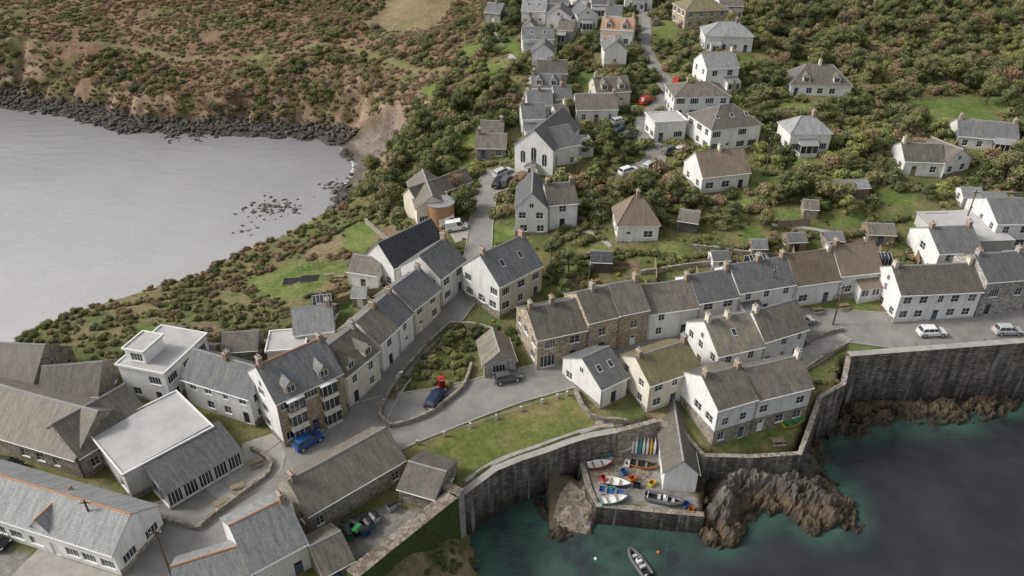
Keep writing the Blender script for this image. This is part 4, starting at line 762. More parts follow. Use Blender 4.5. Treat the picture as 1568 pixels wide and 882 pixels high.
for u,v,k,s in [(1385,150,3,1.1),(1370,165,1,1),(1540,175,0,1.2),(1510,160,1,1.1),(1450,130,1,1.2),(1330,120,0,1),(1250,110,0,1.1),(1190,140,2,1),(1165,190,0,1),(1290,230,2,.9),(1330,240,0,.9),(870,415,0,.9),(850,430,2,.8),(865,460,0,.8),(1000,330,2,1),(1030,310,0,1),(950,310,1,.9),(905,330,0,1),(660,260,2,.9),(690,250,0,1),(700,300,3,.9),(640,290,1,.8),(900,240,2,.9),(930,230,0,.9),(870,180,1,.9),(1180,60,0,1),(1220,40,1,1),(1400,60,0,1.2),(1480,60,2,1.2),(960,130,0,.8),(760,150,0,.9),(740,180,1,.9),(720,330,2,.7),(740,120,2,.9),(770,200,0,.9),(1170,350,1,.7),(1295,330,4,.8),(1200,260,0,.9),(1430,90,3,1),(1340,60,1,1.1),(1560,220,0,1),(1395,240,3,.8),(555,420,3,.6),(885,215,3,.7),(1180,380,3,.6),(845,395,0,.8),(690,530,2,.55),(665,560,4,.5),(725,520,0,.6),(1060,320,0,.9),(1010,350,2,.7)]:
    link('tree',TM[k],P(u,v),random.uniform(0,6),s*random.uniform(.75,.95))
def palm(u,v,h=4):
    m=MB();m.cyl((0,0,-.3),(.15,0,h),.18,.14,'bark',8)
    for i in range(16):
        a=i*.393+random.uniform(-.1,.1);L=random.uniform(1.3,1.7);el=random.uniform(.1,.9);pr=None
        for k in range(5):
            t=k/4;r=L*t;z=h+math.sin(el)*r-1.1*t*t;w=.16*(1-t*.85);c,s=math.cos(a),math.sin(a);q=[(.15+c*r-s*w,s*r+c*w,z),(.15+c*r+s*w,s*r-c*w,z)]
            if pr: m.face([pr[0],pr[1],q[1],q[0]],'palmleaf')
            pr=q
    m.obj('palm_tree',None,P(u,v))
mat('palmleaf',(.1,.14,.05),(.16,.2,.08),3,.7,0)
for u,v in [(1056,88),(1040,80),(1072,100),(1120,150),(884,270)]: palm(u,v)
def hedgeline(name,pxs,r=.9,kinds=('dark','olive')):
    pb={}
    for px in pxs:
        pts=spline([tuple(P(u,v)[:2]) for u,v in px],.7)
        for x,y in pts:
            k=random.choice(kinds);j=random.randrange(3);pb.setdefault((k,j),[]).append((x+random.uniform(-.2,.2),y+random.uniform(-.2,.2),float(hz(x,y))-.1,r*random.uniform(.8,1.2),random.uniform(0,6)))
    scatter(name,[(BUSH[k][j],p) for (k,j),p in pb.items()])
hedgeline('hedge',[[(1170,268),(1280,268),(1400,285),(1568,290)],[(1290,240),(1380,265)],[(1080,340),(1180,310),(1260,315)],[(1240,258),(1350,262)],[(840,382),(930,335),(1000,322),(1060,330)],[(1340,345),(1440,330),(1568,325)],[(1060,395),(1200,370),(1320,360)],[(880,398),(960,388),(1050,400)],[(1180,215),(1200,250)],[(1390,205),(1480,210),(1568,200)],[(850,365),(900,320),(960,305)],[(1165,300),(1175,345)],[(1330,290),(1330,345)],[(890,405),(895,440)]],.95)
hedgeline('hedge',[[(430,395),(500,365),(560,330),(600,300)],[(360,440),(420,470),(500,480)],[(150,475),(280,452),(360,430)],[(760,375),(790,378)],[(690,500),(640,560),(600,610)],[(470,455),(560,435)],[(290,470),(350,500),(400,530),(440,500)],[(250,480),(330,540)],[(160,540),(200,560),(260,540)]],.65,('olive','dark','rust'))
# ---------------------------------------------------------------- garden things
for u,v,w,a in [(1040,405,2.4,.2),(1075,402,3,.2),(1110,398,2.4,.2),(950,408,3,0),(970,430,2.4,.3),(1130,385,3,.2),(1000,432,2.6,.1),(880,432,2.2,.4),(1300,392,3,.1),(1240,395,2.6,.1),(1400,385,3,0),(1370,395,2.4,0),(310,508,2.6,.5),(330,515,2.4,.5),(440,482,2.4,.4),(520,445,2.2,.4),(1290,368,2.4,.2),(1205,405,2.6,.1),(1165,412,2.4,.1),(1320,400,2.4,.2)]:
    m=MB();m.box(-w/2,w/2,-.65,-.57,-.3,.32,'timber');m.box(-w/2,w/2,.57,.65,-.3,.32,'timber');m.box(-w/2,-w/2+.08,-.57,.57,-.3,.32,'timber');m.box(w/2-.08,w/2,-.57,.57,-.3,.32,'timber');m.box(-w/2+.08,w/2-.08,-.57,.57,-.3,.24,'soil')
    o=m.obj('raised_bed',None,P(u,v),a)
    for k in range(3):
        c=bpy.data.objects.new('bed_plant_%d'%k,BUSH[random.choice(['lime','olive','dark'])][k]);bpy.context.scene.collection.objects.link(c);c.parent=o;c.location=(-w/2+.4+(w-.8)*k/2,0,.2);c.scale=(.42,)*3
for u,v in [(1155,408),(1345,405),(1470,350),(495,470)]:
    m=MB();w,d,h=1.5,1.1,1.7
    m.box(-w,w,-d,d,-.3,.25,'greystone')
    for x in np.linspace(-w,w,6):
        for y in(-d,d): m.box(x-.03,x+.03,y-.03,y+.03,.25,h,'frame')
        m.cyl((x,-d,h),(x,0,h+.7),.03,.03,'frame',4);m.cyl((x,d,h),(x,0,h+.7),.03,.03,'frame',4)
    m.cyl((-w,0,h+.7),(w,0,h+.7),.04,.04,'frame',5)
    for y in(-d,d): m.face([(-w,y*.98,.25),(w,y*.98,.25),(w,y*.98,h),(-w,y*.98,h)],'glass');m.face([(-w,y,h-.02),(w,y,h-.02),(w,0,h+.66),(-w,0,h+.66)],'glass')
    for x in(-w,w): m.face([(x,-d,.25),(x,d,.25),(x,d,h),(x,0,h+.66),(x,-d,h)],'glass')
    m.obj('greenhouse',None,P(u,v),random.uniform(0,.6))
def fence(px,h=1.5,mm='timber'):
    s=spline([tuple(P(u,v)[:2]) for u,v in px],1.8);m=MB()
    for (x,y),(x2,y2) in zip(s,s[1:]):
        z=float(hz(x,y));z2=float(hz(x2,y2));m.box(x-.06,x+.06,y-.06,y+.06,z-.3,z+h+.1,mm)
        d=(Vector((x2,y2))-Vector((x,y))).normalized();n=Vector((-d.y,d.x))*.025
        q=[Vector((x+n.x,y+n.y,z)),Vector((x2+n.x,y2+n.y,z2)),Vector((x2-n.x,y2-n.y,z2)),Vector((x-n.x,y-n.y,z))]
        m.loft([[p+Vector((0,0,.05)) for p in q],[p+Vector((0,0,h)) for p in q]],mm)
    m.obj('garden_fence')
for f_ in [[(905,470),(900,440),(905,410)],[(1000,455),(1005,430),(1002,405)],[(1070,440),(1065,418)],[(1130,425),(1125,400)],[(1215,400),(1210,375)],[(1260,395),(1262,365)],[(1350,420),(1345,385)],[(1405,410),(1400,380)],[(510,470),(560,455),(600,450)],[(380,545),(440,530)],[(1190,350),(1240,345)],[(340,525),(300,545)],[(850,395),(848,430)]]: fence(f_)
# ---------------------------------------------------------------- rocks
def rockmesh(name,seed,m):
    bm=bmesh.new();bmesh.ops.create_icosphere(bm,subdivisions=2,radius=.5);r=np.random.default_rng(seed)
    pl=[(lambda n:n/np.linalg.norm(n))(r.normal(size=3)) for _ in range(9)];dd=r.uniform(.25,.42,9)
    for v in bm.verts:
        p=np.array(v.co)
        for n,d in zip(pl,dd):
            q=p@n
            if q>d: p=p-n*(q-d)
        v.co=p*np.array((1.4,.9,.7))+r.normal(size=3)*.02
    me=bpy.data.meshes.new(name);bm.to_mesh(me);bm.free();me.materials.append(MATS[m]);return me
mat('rock_dark',(.045,.042,.039),(.14,.128,.112),1.5,.8,.1,var=.4);mat('rock_brown',(.04,.032,.022),(.13,.10,.07),1.2,.8,.1,c3=(.2,.18,.15),var=.3)
RD=[rockmesh('rock_dark',i,'rock_dark') for i in range(4)];RB=[rockmesh('rock_brown',i+9,'rock_brown') for i in range(4)]
def rocks(name,ms,x,y,s0,s1,ok,sink=.15,zf=None):
    x,y=x[ok],y[ok];z=hz(x,y) if zf is None else zf(x,y);s=rng.uniform(0,1,len(x))**2.6*(s1-s0)+s0;a=rng.uniform(0,6.28,len(x))
    scatter(name,[(m,[(x[t],y[t],z[t]+sink*s[t]*.5,s[t],a[t]) for t in range(i,len(x),len(ms))]) for i,m in enumerate(ms)]);print(name,len(x))
n=90000;x=rng.uniform(-205,-20,n);y=rng.uniform(95,270,n);d=lookup(DB0,x,y);sl=lookup(sb_,x,y);nn=fbm(x/6,y/6,301)
rocks('shore_rocks',RD,x,y,.25,1.9,(d>-1-10*(nn-.45))&(d<7)&(sl<1)&~lookup(BM,x,y)&(lookup(Hh,x,y)>-1.0))
n=6000;x=rng.uniform(-60,-20,n);y=rng.uniform(150,215,n)
rocks('beach_pebbles',RD,x,y,.15,.6,lookup(BM,x,y)&(rng.uniform(0,1,n)<.16))
n=20000;x=rng.uniform(20,180,n);y=rng.uniform(55,110,n)
rocks('harbour_rocks',RB,x,y,.25,1.5,(lookup(PM,x,y)|lookup(SM,x,y))&(lookup(dh,x,y)<-.6)&(lookup(Hh,x,y)<3.8)&(lookup(Hh,x,y)>-1.6)&(rng.uniform(0,1,n)<.3),0,lambda x,y: np.maximum(hz(x,y)+.9,.1))
pts=[(UZ(*p,0)) for p in [(380,320),(395,318),(405,322),(415,316),(425,314),(435,312),(445,318),(450,308),(420,325),(505,287),(512,290),(520,285),(525,280),(410,310),(440,325),(455,320),(385,325),(250,212),(265,214),(300,215),(390,345),(380,350)] for _ in range(9)]
x=np.array([p[0] for p in pts])+rng.normal(0,1.6,len(pts));y=np.array([p[1] for p in pts])+rng.normal(0,1.6,len(pts))
scatter('tidal_rocks',[(m,[(x[t],y[t],-.08,rng.uniform(.3,1.2),rng.uniform(0,6)) for t in range(i,len(x),4)]) for i,m in enumerate(RD)])
# ---------------------------------------------------------------- sea walls and garden walls
def seawallmat():
    m,nt,b=nodes('seawall');L=nt.links.new;tc=nt.nodes.new('ShaderNodeTexCoord');uv=nt.nodes.new('ShaderNodeUVMap')
    br=nt.nodes.new('ShaderNodeTexBrick');br.inputs['Scale'].default_value=1;br.inputs['Brick Width'].default_value=.75;br.inputs['Row Height'].default_value=.36;br.inputs['Mortar Size'].default_value=.03;br.inputs['Color1'].default_value=(.10,.09,.078,1);br.inputs['Color2'].default_value=(.23,.21,.18,1);br.inputs['Mortar'].default_value=(.06,.05,.045,1)
    n=nt.nodes.new('ShaderNodeTexNoise');n.inputs['Scale'].default_value=.8;n.inputs['Detail'].default_value=8;L(tc.outputs['Object'],n.inputs['Vector'])
    vm0=nt.nodes.new('ShaderNodeVectorMath');vm0.operation='SCALE';vm0.inputs['Scale'].default_value=.18;L(n.outputs['Color'],vm0.inputs[0]);va=nt.nodes.new('ShaderNodeVectorMath');L(uv.outputs[0],va.inputs[0]);L(vm0.outputs[0],va.inputs[1]);L(va.outputs[0],br.inputs['Vector'])
    s=nt.nodes.new('ShaderNodeSeparateXYZ');L(tc.outputs['Object'],s.inputs[0])
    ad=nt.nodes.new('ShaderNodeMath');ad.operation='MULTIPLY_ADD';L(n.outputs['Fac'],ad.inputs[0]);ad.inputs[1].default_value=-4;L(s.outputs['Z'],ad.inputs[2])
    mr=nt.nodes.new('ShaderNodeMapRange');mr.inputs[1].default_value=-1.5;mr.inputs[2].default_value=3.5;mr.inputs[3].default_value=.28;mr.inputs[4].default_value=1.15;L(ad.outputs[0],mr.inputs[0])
    mp=nt.nodes.new('ShaderNodeMapping');mp.inputs['Scale'].default_value=(1.2,.12,1);L(uv.outputs[0],mp.inputs[0]);n3=nt.nodes.new('ShaderNodeTexNoise');n3.inputs['Scale'].default_value=1;L(mp.outputs[0],n3.inputs['Vector'])
    m5=nt.nodes.new('ShaderNodeMapRange');m5.inputs[1].default_value=.35;m5.inputs[2].default_value=.65;m5.inputs[3].default_value=.5;m5.inputs[4].default_value=1.35;L(n3.outputs['Fac'],m5.inputs[0]);mu=nt.nodes.new('ShaderNodeMath');mu.operation='MULTIPLY';L(mr.outputs[0],mu.inputs[0]);L(m5.outputs[0],mu.inputs[1])
    vm=nt.nodes.new('ShaderNodeVectorMath');vm.operation='SCALE';L(br.outputs[0],vm.inputs[0]);L(mu.outputs[0],vm.inputs['Scale'])
    mp3=nt.nodes.new('ShaderNodeMapping');mp3.inputs['Scale'].default_value=(1.0,.09,1);mp3.inputs['Location'].default_value=(7,3,0);L(uv.outputs[0],mp3.inputs[0]);n5=nt.nodes.new('ShaderNodeTexNoise');n5.inputs['Scale'].default_value=1.;n5.inputs['Detail'].default_value=7;L(mp3.outputs[0],n5.inputs['Vector'])
    m6=nt.nodes.new('ShaderNodeMapRange');m6.inputs[1].default_value=.6;m6.inputs[2].default_value=.72;m6.inputs[3].default_value=0;m6.inputs[4].default_value=.6;L(n5.outputs['Fac'],m6.inputs[0])
    mx=nt.nodes.new('ShaderNodeMixRGB');L(m6.outputs[0],mx.inputs[0]);L(vm.outputs[0],mx.inputs[1]);mx.inputs[2].default_value=(.42,.4,.37,1);L(mx.outputs[0],b.inputs['Base Color']);b.inputs['Roughness'].default_value=.9
    bp=nt.nodes.new('ShaderNodeBump');bp.inputs['Strength'].default_value=.8;bp.inputs['Distance'].default_value=.06;bp.invert=True;L(br.outputs['Fac'],bp.inputs['Height']);L(bp.outputs[0],b.inputs['Normal']);MATS['seawall']=m
seawallmat();mat('ivy',(.04,.06,.02),(.1,.125,.04),2.5,.9,.25)
def wallstrip(name,pts,th,zb,top=0,m='seawall',cap='concrete',batter=.35):
    mb=MB();n=len(pts);L=0
    N=[]
    for i in range(n):
        a=Vector(pts[max(i-1,0)][:2]);b=Vector(pts[min(i+1,n-1)][:2]);d=(b-a).normalized();N.append(Vector((-d.y,d.x,0)))
    for i in range(n-1):
        p=Vector((*pts[i][:2],pts[i][2]+top));q=Vector((*pts[i+1][:2],pts[i+1][2]+top));l=(q-p).length
        po=p-N[i]*.25;qo=q-N[i+1]*.25;pb=Vector((po.x,po.y,zb))-N[i]*batter;qb=Vector((qo.x,qo.y,zb))-N[i+1]*batter;pi=p+N[i]*(th-.25);qi=q+N[i+1]*(th-.25)
        mb.face([pb,qb,qo,po],m,[(L,zb),(L+l,zb),(L+l,q.z),(L,p.z)]);mb.face([po,qo,qi,pi],cap)
        dn=Vector((0,0,-1.5-top));mb.face([qi+dn,pi+dn,pi,qi],m,[(L,0),(L+l,0),(L+l,1),(L,1)]);L+=l
        if i==0: mb.face([pi+dn,pb,po,pi],m)
        if i==n-2: mb.face([qb,qi+dn,qi,qo],m)
    return mb.obj(name)
def W3(l): return [(*UZ(u,v,z),z) for u,v,z in l]
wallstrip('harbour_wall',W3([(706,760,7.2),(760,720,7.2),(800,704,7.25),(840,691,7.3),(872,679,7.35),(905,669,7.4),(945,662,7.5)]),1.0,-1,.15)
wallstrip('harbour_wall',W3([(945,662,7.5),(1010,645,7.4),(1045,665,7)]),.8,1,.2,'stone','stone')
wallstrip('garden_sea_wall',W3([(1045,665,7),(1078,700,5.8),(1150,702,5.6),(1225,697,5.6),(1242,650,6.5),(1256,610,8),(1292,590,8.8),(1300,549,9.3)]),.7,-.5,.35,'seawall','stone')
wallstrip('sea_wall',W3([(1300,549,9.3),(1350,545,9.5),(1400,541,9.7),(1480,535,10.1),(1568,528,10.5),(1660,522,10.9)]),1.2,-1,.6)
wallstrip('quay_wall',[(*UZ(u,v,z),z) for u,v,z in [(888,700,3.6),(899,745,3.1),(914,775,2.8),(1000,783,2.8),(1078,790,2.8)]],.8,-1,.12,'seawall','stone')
wallstrip('courtyard_wall',W3([(545,890,8.6),(600,845,8.6),(650,805,8.6),(700,765,8.6)]),1.8,1,.6,'ivy','cobble',.1)
wallstrip('courtyard_wall',W3([(698,766,8.6),(708,756,8.6),(655,728,8.8)]),1.2,-1,.6,'greystone','cobble',.1)
def gwall(name,pxs,h=1.1,th=.45,m='stone'):
    for px in pxs:
        s=spline([tuple(P(u,v)[:2]) for u,v in px],1.5);mb=MB();R=[]
        for i,(x,y) in enumerate(s):
            a=Vector(s[max(i-1,0)]);b=Vector(s[min(i+1,len(s)-1)]);d=(b-a).normalized();n=Vector((-d.y,d.x))*th/2;z=float(hz(x,y));hh=h*random.uniform(.9,1.08)
            R.append([(x-n.x,y-n.y,z-.5),(x-n.x,y-n.y,z+hh),(x+n.x,y+n.y,z+hh),(x+n.x,y+n.y,z-.5)])
        mb.loft(R,m);mb.obj(name)
gwall('stone_wall',[[(600,655),(582,640),(590,615),(620,570),(660,525),(692,495)],[(600,655),(650,640),(690,612),(712,590),(722,560)],[(385,690),(410,705),(412,728),(330,790),(305,812)],[(305,812),(225,790),(140,752)],[(1232,530),(1262,515),(1290,507)],[(1232,568),(1262,548),(1292,532)],[(880,600),(905,640),(960,650)],[(690,498),(735,502),(760,512)],[(1210,488),(1250,496)],[(1060,380),(1140,390),(1210,395)],[(560,340),(600,372),(640,375)],[(1440,325),(1500,345),(1568,350)],[(1450,300),(1568,300)],[(760,300),(790,290)],[(980,420),(1050,410),(1130,402)],[(1170,385),(1180,430)],[(1250,460),(1345,452)]],.8,.4)
def railing(name,px,m='rail',h=1.0,step=2.4,pw=.09,rails=(.5,.92),rr=.035):
    s=spline([tuple(P(u,v)[:2]) for u,v in px],step);mb=MB();T=[]
    for x,y in s:
        z=float(hz(x,y));mb.box(x-pw,x+pw,y-pw,y+pw,z-.2,z+h,m);T.append(Vector((x,y,z)))
    for a,b in zip(T,T[1:]):
        for k in rails: mb.cyl(a+Vector((0,0,h*k)),b+Vector((0,0,h*k)),rr,rr,m,5)
    mb.obj(name)
railing('railing',[(608,692),(680,668),(760,642),(830,618),(868,606)],'rail',.85,3.2,.15,(.8,),.02)
railing('railing',[(1236,700),(1246,660),(1258,620)])
railing('railing',[(1310,546),(1400,537),(1568,525)],'steel',1.4,2.4,.04,(.75,.98),.02)
# ---------------------------------------------------------------- vehicles
def carmesh(col,van=False):
    mb=MB();hw=.88
    S=[(-2.08,.62,.72,.8),(-2.0,.86,.8,.86),(-1.2,.93,.86,hw),(0,.92,.87,hw),(1.0,.93,.86,hw),(1.35,.86,.84,.87),(1.95,.74,.76,.83),(2.1,.55,.66,.74)]
    R=[]
    for x,t,wt,w in S:
        R.append([(x,-w*.95,.26),(x,-w,.5),(x,-w*.99,t-.1),(x,-wt*.93,t),(x,wt*.93,t),(x,w*.99,t-.1),(x,w,.5),(x,w*.95,.26)])
    mb.loft([r[::-1] for r in R],col)
    top=1.48 if not van else 1.9;x0b,x1b=(-1.95,1.25) if not van else (-2.0,1.55);x0t,x1t=(-1.55,.35) if not van else (-1.9,.95);wt=.64 if not van else .76
    B=[(x0b,-.8,.9),(x1b,-.76,.88),(x1b,.76,.88),(x0b,.8,.9)]
    Tp=[(x0t,-wt,top),(x1t,-wt,top),(x1t,wt,top),(x0t,wt,top)]
    def lp(a,b,t): return tuple(a[i]*(1-t)+b[i]*t for i in range(3))
    Z=[[lp(B[i],Tp[i],t) for i in range(4)] for t in(0,.12,.86,1)]
    for k in range(3):
        for i in range(4):
            j=(i+1)%4;mb.face([Z[k][i],Z[k][j],Z[k+1][j],Z[k+1][i]],col)
    c=[(x0t,-wt,top),(x1t,-wt,top),(x1t,wt,top),(x0t,wt,top)];mb.face([(a*.97-.0,b*.9,z+.05) for a,b,z in c],col)
    for i in range(4):
        j=(i+1)%4;mb.face([c[i],c[j],(c[j][0]*.97,c[j][1]*.9,c[j][2]+.05),(c[i][0]*.97,c[i][1]*.9,c[i][2]+.05)],col)
    for i in range(4):
        j=(i+1)%4;a,b,cc,d=Z[1][i],Z[1][j],Z[2][j],Z[2][i]
        e1=Vector(b)-Vector(a);e2=Vector(d)-Vector(a);n=e1.cross(e2).normalized()*.008
        rng_=[(.05,.95)] if i in(1,3) else ([(.05,.34),(.37,.66),(.69,.95)] if not van else [(.66,.95)])
        if i==2: rng_=[(1-q,1-p) for p,q in rng_]
        for p,q in rng_: mb.face([Vector(lp(a,b,p))+n,Vector(lp(a,b,q))+n,Vector(lp(d,cc,q))+n,Vector(lp(d,cc,p))+n],'glass')
    for x in(-1.3,1.3):
        for s in(-1,1):
            mb.cyl((x,s*.9,.33),(x,s*.66,.33),.36,.36,'rubber',14);mb.cyl((x,s*.915,.33),(x,s*.9,.33),.2,.22,'silver',10)
    for s in(-1,1):
        mb.box(1.93,2.06,s*.62-.14,s*.62+.14,.58,.7,'frame');mb.box(-2.06,-1.97,s*.66-.1,s*.66+.1,.66,.82,'red');mb.box(.75,.9,s*.92-.08,s*.92+.08,.9,1.0,'black')
    mb.box(-2.11,-2.07,-.3,.3,.42,.54,'yellow');mb.box(2.07,2.12,-.5,.5,.32,.46,'black')
    return mb.mesh('car')
CM={}
def car(u,v,u2,v2,col,van=False,name='parked_car',s=1.):
    k=(col,van)
    if k not in CM: CM[k]=carmesh(col,van)
    a=P(u,v);b=P(u2,v2);d=b-a;o=link(name,CM[k],a+Vector((0,0,.12)),math.atan2(d.y,d.x),s)
    L_=Vector((d.x,d.y)).normalized()*1.3;zf=float(hz(a.x+L_.x,a.y+L_.y));zr=float(hz(a.x-L_.x,a.y-L_.y));o.rotation_euler[1]=-math.atan2(zf-zr,2.6)
for c in [(473,680,500,664,'blue'),(528,712,552,692,'carwhite'),(432,770,452,749,'carwhite'),(667,615,677,600,'navy'),(777,583,800,578,'grey'),(1425,513,1460,513,'carwhite'),(1541,511,1575,511,'silver'),(15,718,40,722,'black'),(-10,835,10,840,'black'),
  (962,266,980,260,'carwhite'),(995,258,1010,248,'silver'),(952,205,962,202,'navy'),(960,212,968,208,'grey'),(950,190,960,188,'silver'),(1035,130,1040,120,'red'),(990,157,1000,152,'red'),(764,283,772,272,'black'),(775,281,782,270,'grey'),(1028,234,1040,230,'grey'),(1046,234,1058,230,'silver'),(1225,496,1240,493,'silver'),(1005,37,1010,20,'grey'),(770,268,782,262,'silver')]: car(*c)
car(700,352,725,347,'carwhite',True,'parked_van');car(690,345,710,341,'carwhite',True,'parked_van')
# ---------------------------------------------------------------- boats
def boatmesh(L,Bm,col,inn,bench='timber'):
    mb=MB();st=[];inn_=[]
    for i in range(9):
        t=i/8;x=(t-.5)*L;w=Bm/2*(1-max(0,(t-.35)/.65)**2.2)*(0.82+.18*min(1,t*3));w=max(w,.02);sh=.5+.22*t*t;k=.0+.28*max(0,t-.6)
        st.append([(x,-w,sh),(x,-w*.85,.2+k*.5),(x,0,k),(x,w*.85,.2+k*.5),(x,w,sh)])
        f=.88;inn_.append([(x*.96,-w*f,sh),(x*.96,-w*.7,.26+k*.5),(x*.96,0,.16+k),(x*.96,w*.7,.26+k*.5),(x*.96,w*f,sh)])
    mb.loft([r[::-1] for r in st],col,closed=False,caps=False);mb.loft(inn_,inn,closed=False,caps=False)
    for j in range(8):
        for a in(0,4): mb.face([st[j][a],st[j+1][a],inn_[j+1][a],inn_[j][a]],bench)
    mb.face(st[0],col);mb.face(inn_[0],inn)
    for t in(-.25,.1): mb.box(t*L-.12,t*L+.12,-Bm*.42,Bm*.42,.38,.43,bench)
    return mb
def ribmesh(L=4.2,Bm=1.8):
    mb=MB();r=.24;path=[(-L/2,-Bm/2+r,.3)]
    path+=[(L*.15,-Bm/2+r,.32),(L*.33,-Bm/2+r+.18,.38),(L*.45,-.25,.46),(L*.5,0,.5),(L*.45,.25,.46),(L*.33,Bm/2-r-.18,.38),(L*.15,Bm/2-r,.32),(-L/2,Bm/2-r,.3)]
    for a,b in zip(path,path[1:]): mb.cyl(a,b,r,r,'grey',10)
    mb.cyl(path[0],(-L/2-.3,path[0][1],.3),r,.08,'black',10);mb.cyl(path[-1],(-L/2-.3,path[-1][1],.3),r,.08,'black',10)
    mb.face([(-L/2+.1,-Bm/2+r,.16),(L*.3,-Bm/2+r,.16),(L*.42,0,.2),(L*.3,Bm/2-r,.16),(-L/2+.1,Bm/2-r,.16)],'black')
    mb.face([(L*.42,0,.0),(L*.3,-Bm/2+r,.1),(-L/2,-Bm/2+r,.0),(-L/2,0,-.1)],'silver')
    mb.box(-.3,.3,-.3,.3,.16,.8,'carwhite');mb.box(-1.0,-.6,-.4,.4,.16,.55,'silver');mb.box(.8,1.2,-.35,.35,.16,.4,'silver');mb.box(.05,.12,-.25,.25,.8,1.0,'glass')
    mb.box(-L/2-.35,-L/2,-.17,.17,.5,.95,'black');mb.box(-L/2-.22,-L/2-.08,-.07,.07,-.2,.5,'black');mb.box(-L/2,-L/2+.1,-Bm/2+r,Bm/2-r,.0,.5,'carwhite')
    return mb
def place(mb,name,u,v,u2,v2,h=0,zm=None,roll=0,s=1):
    a=P(u,v,0,zm);b=P(u2,v2,0,zm);o=mb.obj(name,None,a+Vector((0,0,h)),math.atan2(b.y-a.y,b.x-a.x));o.rotation_euler[0]=roll;o.scale=(s,)*3;return o
place(ribmesh(),'inflatable_boat',978,862,966,845,-.12,0.)
for q in [(918,702,'carwhite','teal'),(948,690,'carwhite','carwhite'),(918,714,'red','carwhite'),(940,768,'teal','carwhite'),(938,757,'carwhite','blue'),(945,742,'blue','carwhite'),(1215,650,'yellow','green'),(985,715,'orange','black')]:
    place(boatmesh(3.6,1.5,q[2],q[3]),'rowing_boat',q[0],q[1],q[0]+14,q[1]-random.choice([2,-3,4]),.1,None,random.uniform(-.12,.12))
place(ribmesh(4.6),'inflatable_boat',1018,768,1036,772,.15)
m=MB()
for i in range(7):
    c_=['carwhite','carwhite','teal','carwhite','carwhite','yellow','carwhite'][i]
    m.cyl((i*.5,0,.05),(i*.5,.15,1.4),.14,.2,c_,8);m.cyl((i*.5,.15,1.4),(i*.5,.3,2.8),.2,.03,c_,8)
m.box(-.3,3.3,.35,.42,.9,1.0,'timber');m.box(-.3,3.3,.35,.42,1.9,2.0,'timber')
for x in(-.2,3.2): m.box(x-.05,x+.05,.42,.52,0,2.1,'timber')
m.obj('kayak_rack',None,P(968,694),-.1)
for u,v,c in [(925,735,'red'),(955,725,'blue'),(968,735,'orange'),(975,745,'black'),(935,748,'green'),(998,742,'yellow'),(960,712,'carwhite'),(1000,715,'grey'),(1050,775,'blue'),(1058,783,'orange')]:
    m=MB();m.box(-.5,.5,-.35,.35,0,.06,c);m.box(-.5,.5,-.35,-.3,.06,.45,c);m.box(-.5,.5,.3,.35,.06,.45,c);m.box(-.5,-.45,-.3,.3,.06,.45,c);m.box(.45,.5,-.3,.3,.06,.45,c);m.cyl((-.2,0,.06),(.1,.1,.4),.2,.12,'rubber',8)
    m.obj('fish_crate',None,P(u,v)+Vector((0,0,.08)),random.uniform(0,3))
for u,v,c in((912,856,'carwhite'),(1008,846,'orange')):
    m=MB();m.cyl((0,0,-.2),(0,0,.1),.14,.22,c,10);m.cyl((0,0,.1),(0,0,.28),.22,.08,c,10);m.obj('mooring_buoy',None,(*UZ(u,v,0),0))
for u,v,c in [(530,812,'green'),(545,806,'blue'),(556,800,'red'),(566,808,'teal'),(548,818,'black'),(535,824,'green'),(574,798,'carwhite'),(560,818,'blue'),(600,780,'silver')]:
    m=MB();m.loft([[(-.45,-.35,0),(.45,-.35,0),(.45,.35,0),(-.45,.35,0)],[(-.6,-.45,1.0),(.6,-.45,1.0),(.6,.45,1.0),(-.6,.45,1.0)]],c);m.loft([[(-.63,-.48,1.0),(.63,-.48,1.0),(.63,.48,1.0),(-.63,.48,1.0)],[(-.6,-.2,1.22),(.6,-.2,1.22),(.6,.2,1.22),(-.6,.2,1.22)]],'black' if c!='black' else 'green')
    for x in(-.4,.4): m.cyl((x,-.35,.08),(x,-.3,.08),.08,.08,'rubber',8)
    m.obj('waste_bin',None,P(u,v)+Vector((0,0,.05)),random.uniform(0,3))
m=MB();m.box(-.47,.47,-.47,.47,0,.15,'black');m.box(-.45,.45,-.45,.45,.15,.5,'red')
for sx in(-1,1):
    for sy in(-1,1): m.box(sx*.4-.05,sx*.4+.05,sy*.4-.05,sy*.4+.05,.5,2.1,'red')
m.box(-.36,.36,-.36,.36,.5,2.1,'glass')
for k in range(1,8):
    z=.5+k*.2
    m.box(-.35,.35,-.42,-.37,z-.015,z+.015,'red');m.box(-.35,.35,.37,.42,z-.015,z+.015,'red');m.box(-.42,-.37,-.35,.35,z-.015,z+.015,'red');m.box(.37,.42,-.35,.35,z-.015,z+.015,'red')
m.box(-.47,.47,-.47,.47,2.1,2.35,'red');m.loft([[(-.45,-.45,2.35),(.45,-.45,2.35),(.45,.45,2.35),(-.45,.45,2.35)],[(-.36,-.36,2.46),(.36,-.36,2.46),(.36,.36,2.46),(-.36,.36,2.46)],[(-.15,-.15,2.52),(.15,-.15,2.52),(.15,.15,2.52),(-.15,.15,2.52)]],'red')
m.box(-.35,.35,-.49,-.472,2.15,2.28,'frame');m.obj('telephone_box',None,P(677,598),.3)
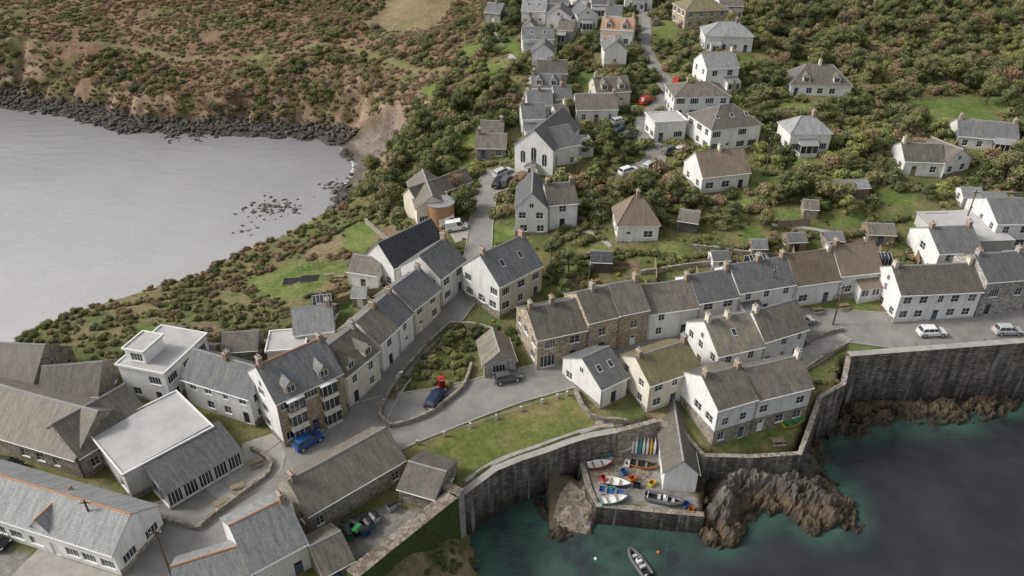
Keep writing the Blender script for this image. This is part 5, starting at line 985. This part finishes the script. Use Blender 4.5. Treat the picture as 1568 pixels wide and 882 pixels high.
for u,v in [(1172,265),(1275,498),(158,835),(263,882),(1345,430),(1000,300),(1475,350),(1310,85),(1175,470),(1560,180),(1285,60)]:
    m=MB();m.cyl((0,0,-.5),(0,0,7.5),.14,.1,'bark',8);m.box(-.6,.6,-.05,.05,7.0,7.12,'bark')
    for x in(-.5,0,.5): m.cyl((x,0,7.12),(x,0,7.3),.04,.05,'frame',6)
    m.obj('utility_pole',None,P(u,v),random.uniform(0,1))
for u,v in [(611,622),(735,505)]:
    m=MB();m.cyl((0,0,-.3),(0,0,5.5),.08,.05,'steel',8);m.cyl((0,0,5.5),(.7,0,5.8),.04,.03,'steel',6);m.loft([[(.6,-.1,5.74),(1.1,-.1,5.78),(1.1,.1,5.78),(.6,.1,5.74)],[(.6,-.12,5.84),(1.05,-.08,5.86),(1.05,.08,5.86),(.6,.12,5.84)]],'silver');m.obj('street_lamp',None,P(u,v),.5)
def picnic(u,v,a=0):
    m=MB();m.box(-.9,.9,-.38,.38,.72,.77,'timber');m.box(-.9,.9,-.85,-.6,.43,.48,'timber');m.box(-.9,.9,.6,.85,.43,.48,'timber')
    for x in(-.65,.65):
        m.box(x-.04,x+.04,-.8,.8,.36,.42,'timber')
        for s in(-1,1): m.cyl((x,s*.65,0),(x,s*.25,.72),.045,.045,'timber',5)
    m.obj('picnic_table',None,P(u,v),a)
for u,v,a in [(392,712,.6),(340,775,.6),(1190,680,.1),(505,425,.3),(520,428,0),(1250,478,.2),(1290,472,.2),(365,750,.5),(900,392,.3)]: picnic(u,v,a)
for u,v in [(468,412),(500,405)]:
    m=MB()
    for x in(-1.4,1.4):
        for s in(-1,1): m.cyl((x,s*.8,0),(x,0,2.2),.06,.05,'timber',6)
    m.cyl((-1.5,0,2.2),(1.5,0,2.2),.06,.06,'timber',6)
    for x in(-.6,.6):
        for q in(-.2,.2): m.cyl((x+q,0,.5),(x+q,0,2.2),.012,.012,'steel',4)
        m.box(x-.24,x+.24,-.1,.1,.46,.5,'rubber')
    m.obj('swing_set',None,P(u,v),.3)
for u,v in [(447,432),(474,428)]:
    a=P(u,v);m=MB();m.box(-1.5,1.5,-1.2,1.2,-.3,.12,'rubber');m.box(-1.6,1.6,-1.3,-1.2,-.3,.2,'timber');m.box(-1.6,1.6,1.2,1.3,-.3,.2,'timber');m.obj('play_mat',None,a,.1)
# ---------------------------------------------------------------- light, world, camera
w=bpy.data.worlds.new('World');bpy.context.scene.world=w;w.use_nodes=True;nt=w.node_tree;bg=nt.nodes['Background']
sk=nt.nodes.new('ShaderNodeTexSky');sk.sky_type='NISHITA';sk.sun_disc=False
sd=Vector((-.78,.04,.62)).normalized();el=math.asin(sd.z);az=math.atan2(sd.x,sd.y)
sk.sun_elevation=el;sk.sun_rotation=az;sk.dust_density=4;sk.ozone_density=.6;sk.air_density=1
hs=nt.nodes.new('ShaderNodeHueSaturation');hs.inputs['Saturation'].default_value=.2;nt.links.new(sk.outputs[0],hs.inputs['Color']);nt.links.new(hs.outputs[0],bg.inputs[0]);bg.inputs[1].default_value=.15
l=bpy.data.lights.new('sun','SUN');l.energy=2.0;l.angle=math.radians(10);l.color=(1,.93,.84);o=bpy.data.objects.new('sun',l);bpy.context.scene.collection.objects.link(o);o.rotation_euler=sd.to_track_quat('Z','Y').to_euler()
cam=bpy.data.cameras.new('camera');cam.lens=F/1568*36;cam.sensor_width=36;cam.clip_end=9000;cam.clip_start=.5
o=bpy.data.objects.new('camera',cam);bpy.context.scene.collection.objects.link(o);o.location=(0,0,HC);o.rotation_euler=(math.pi/2-TH,0,0);bpy.context.scene.camera=o
sc=bpy.context.scene;sc.view_settings.view_transform='Standard';sc.view_settings.look='None';sc.view_settings.exposure=0
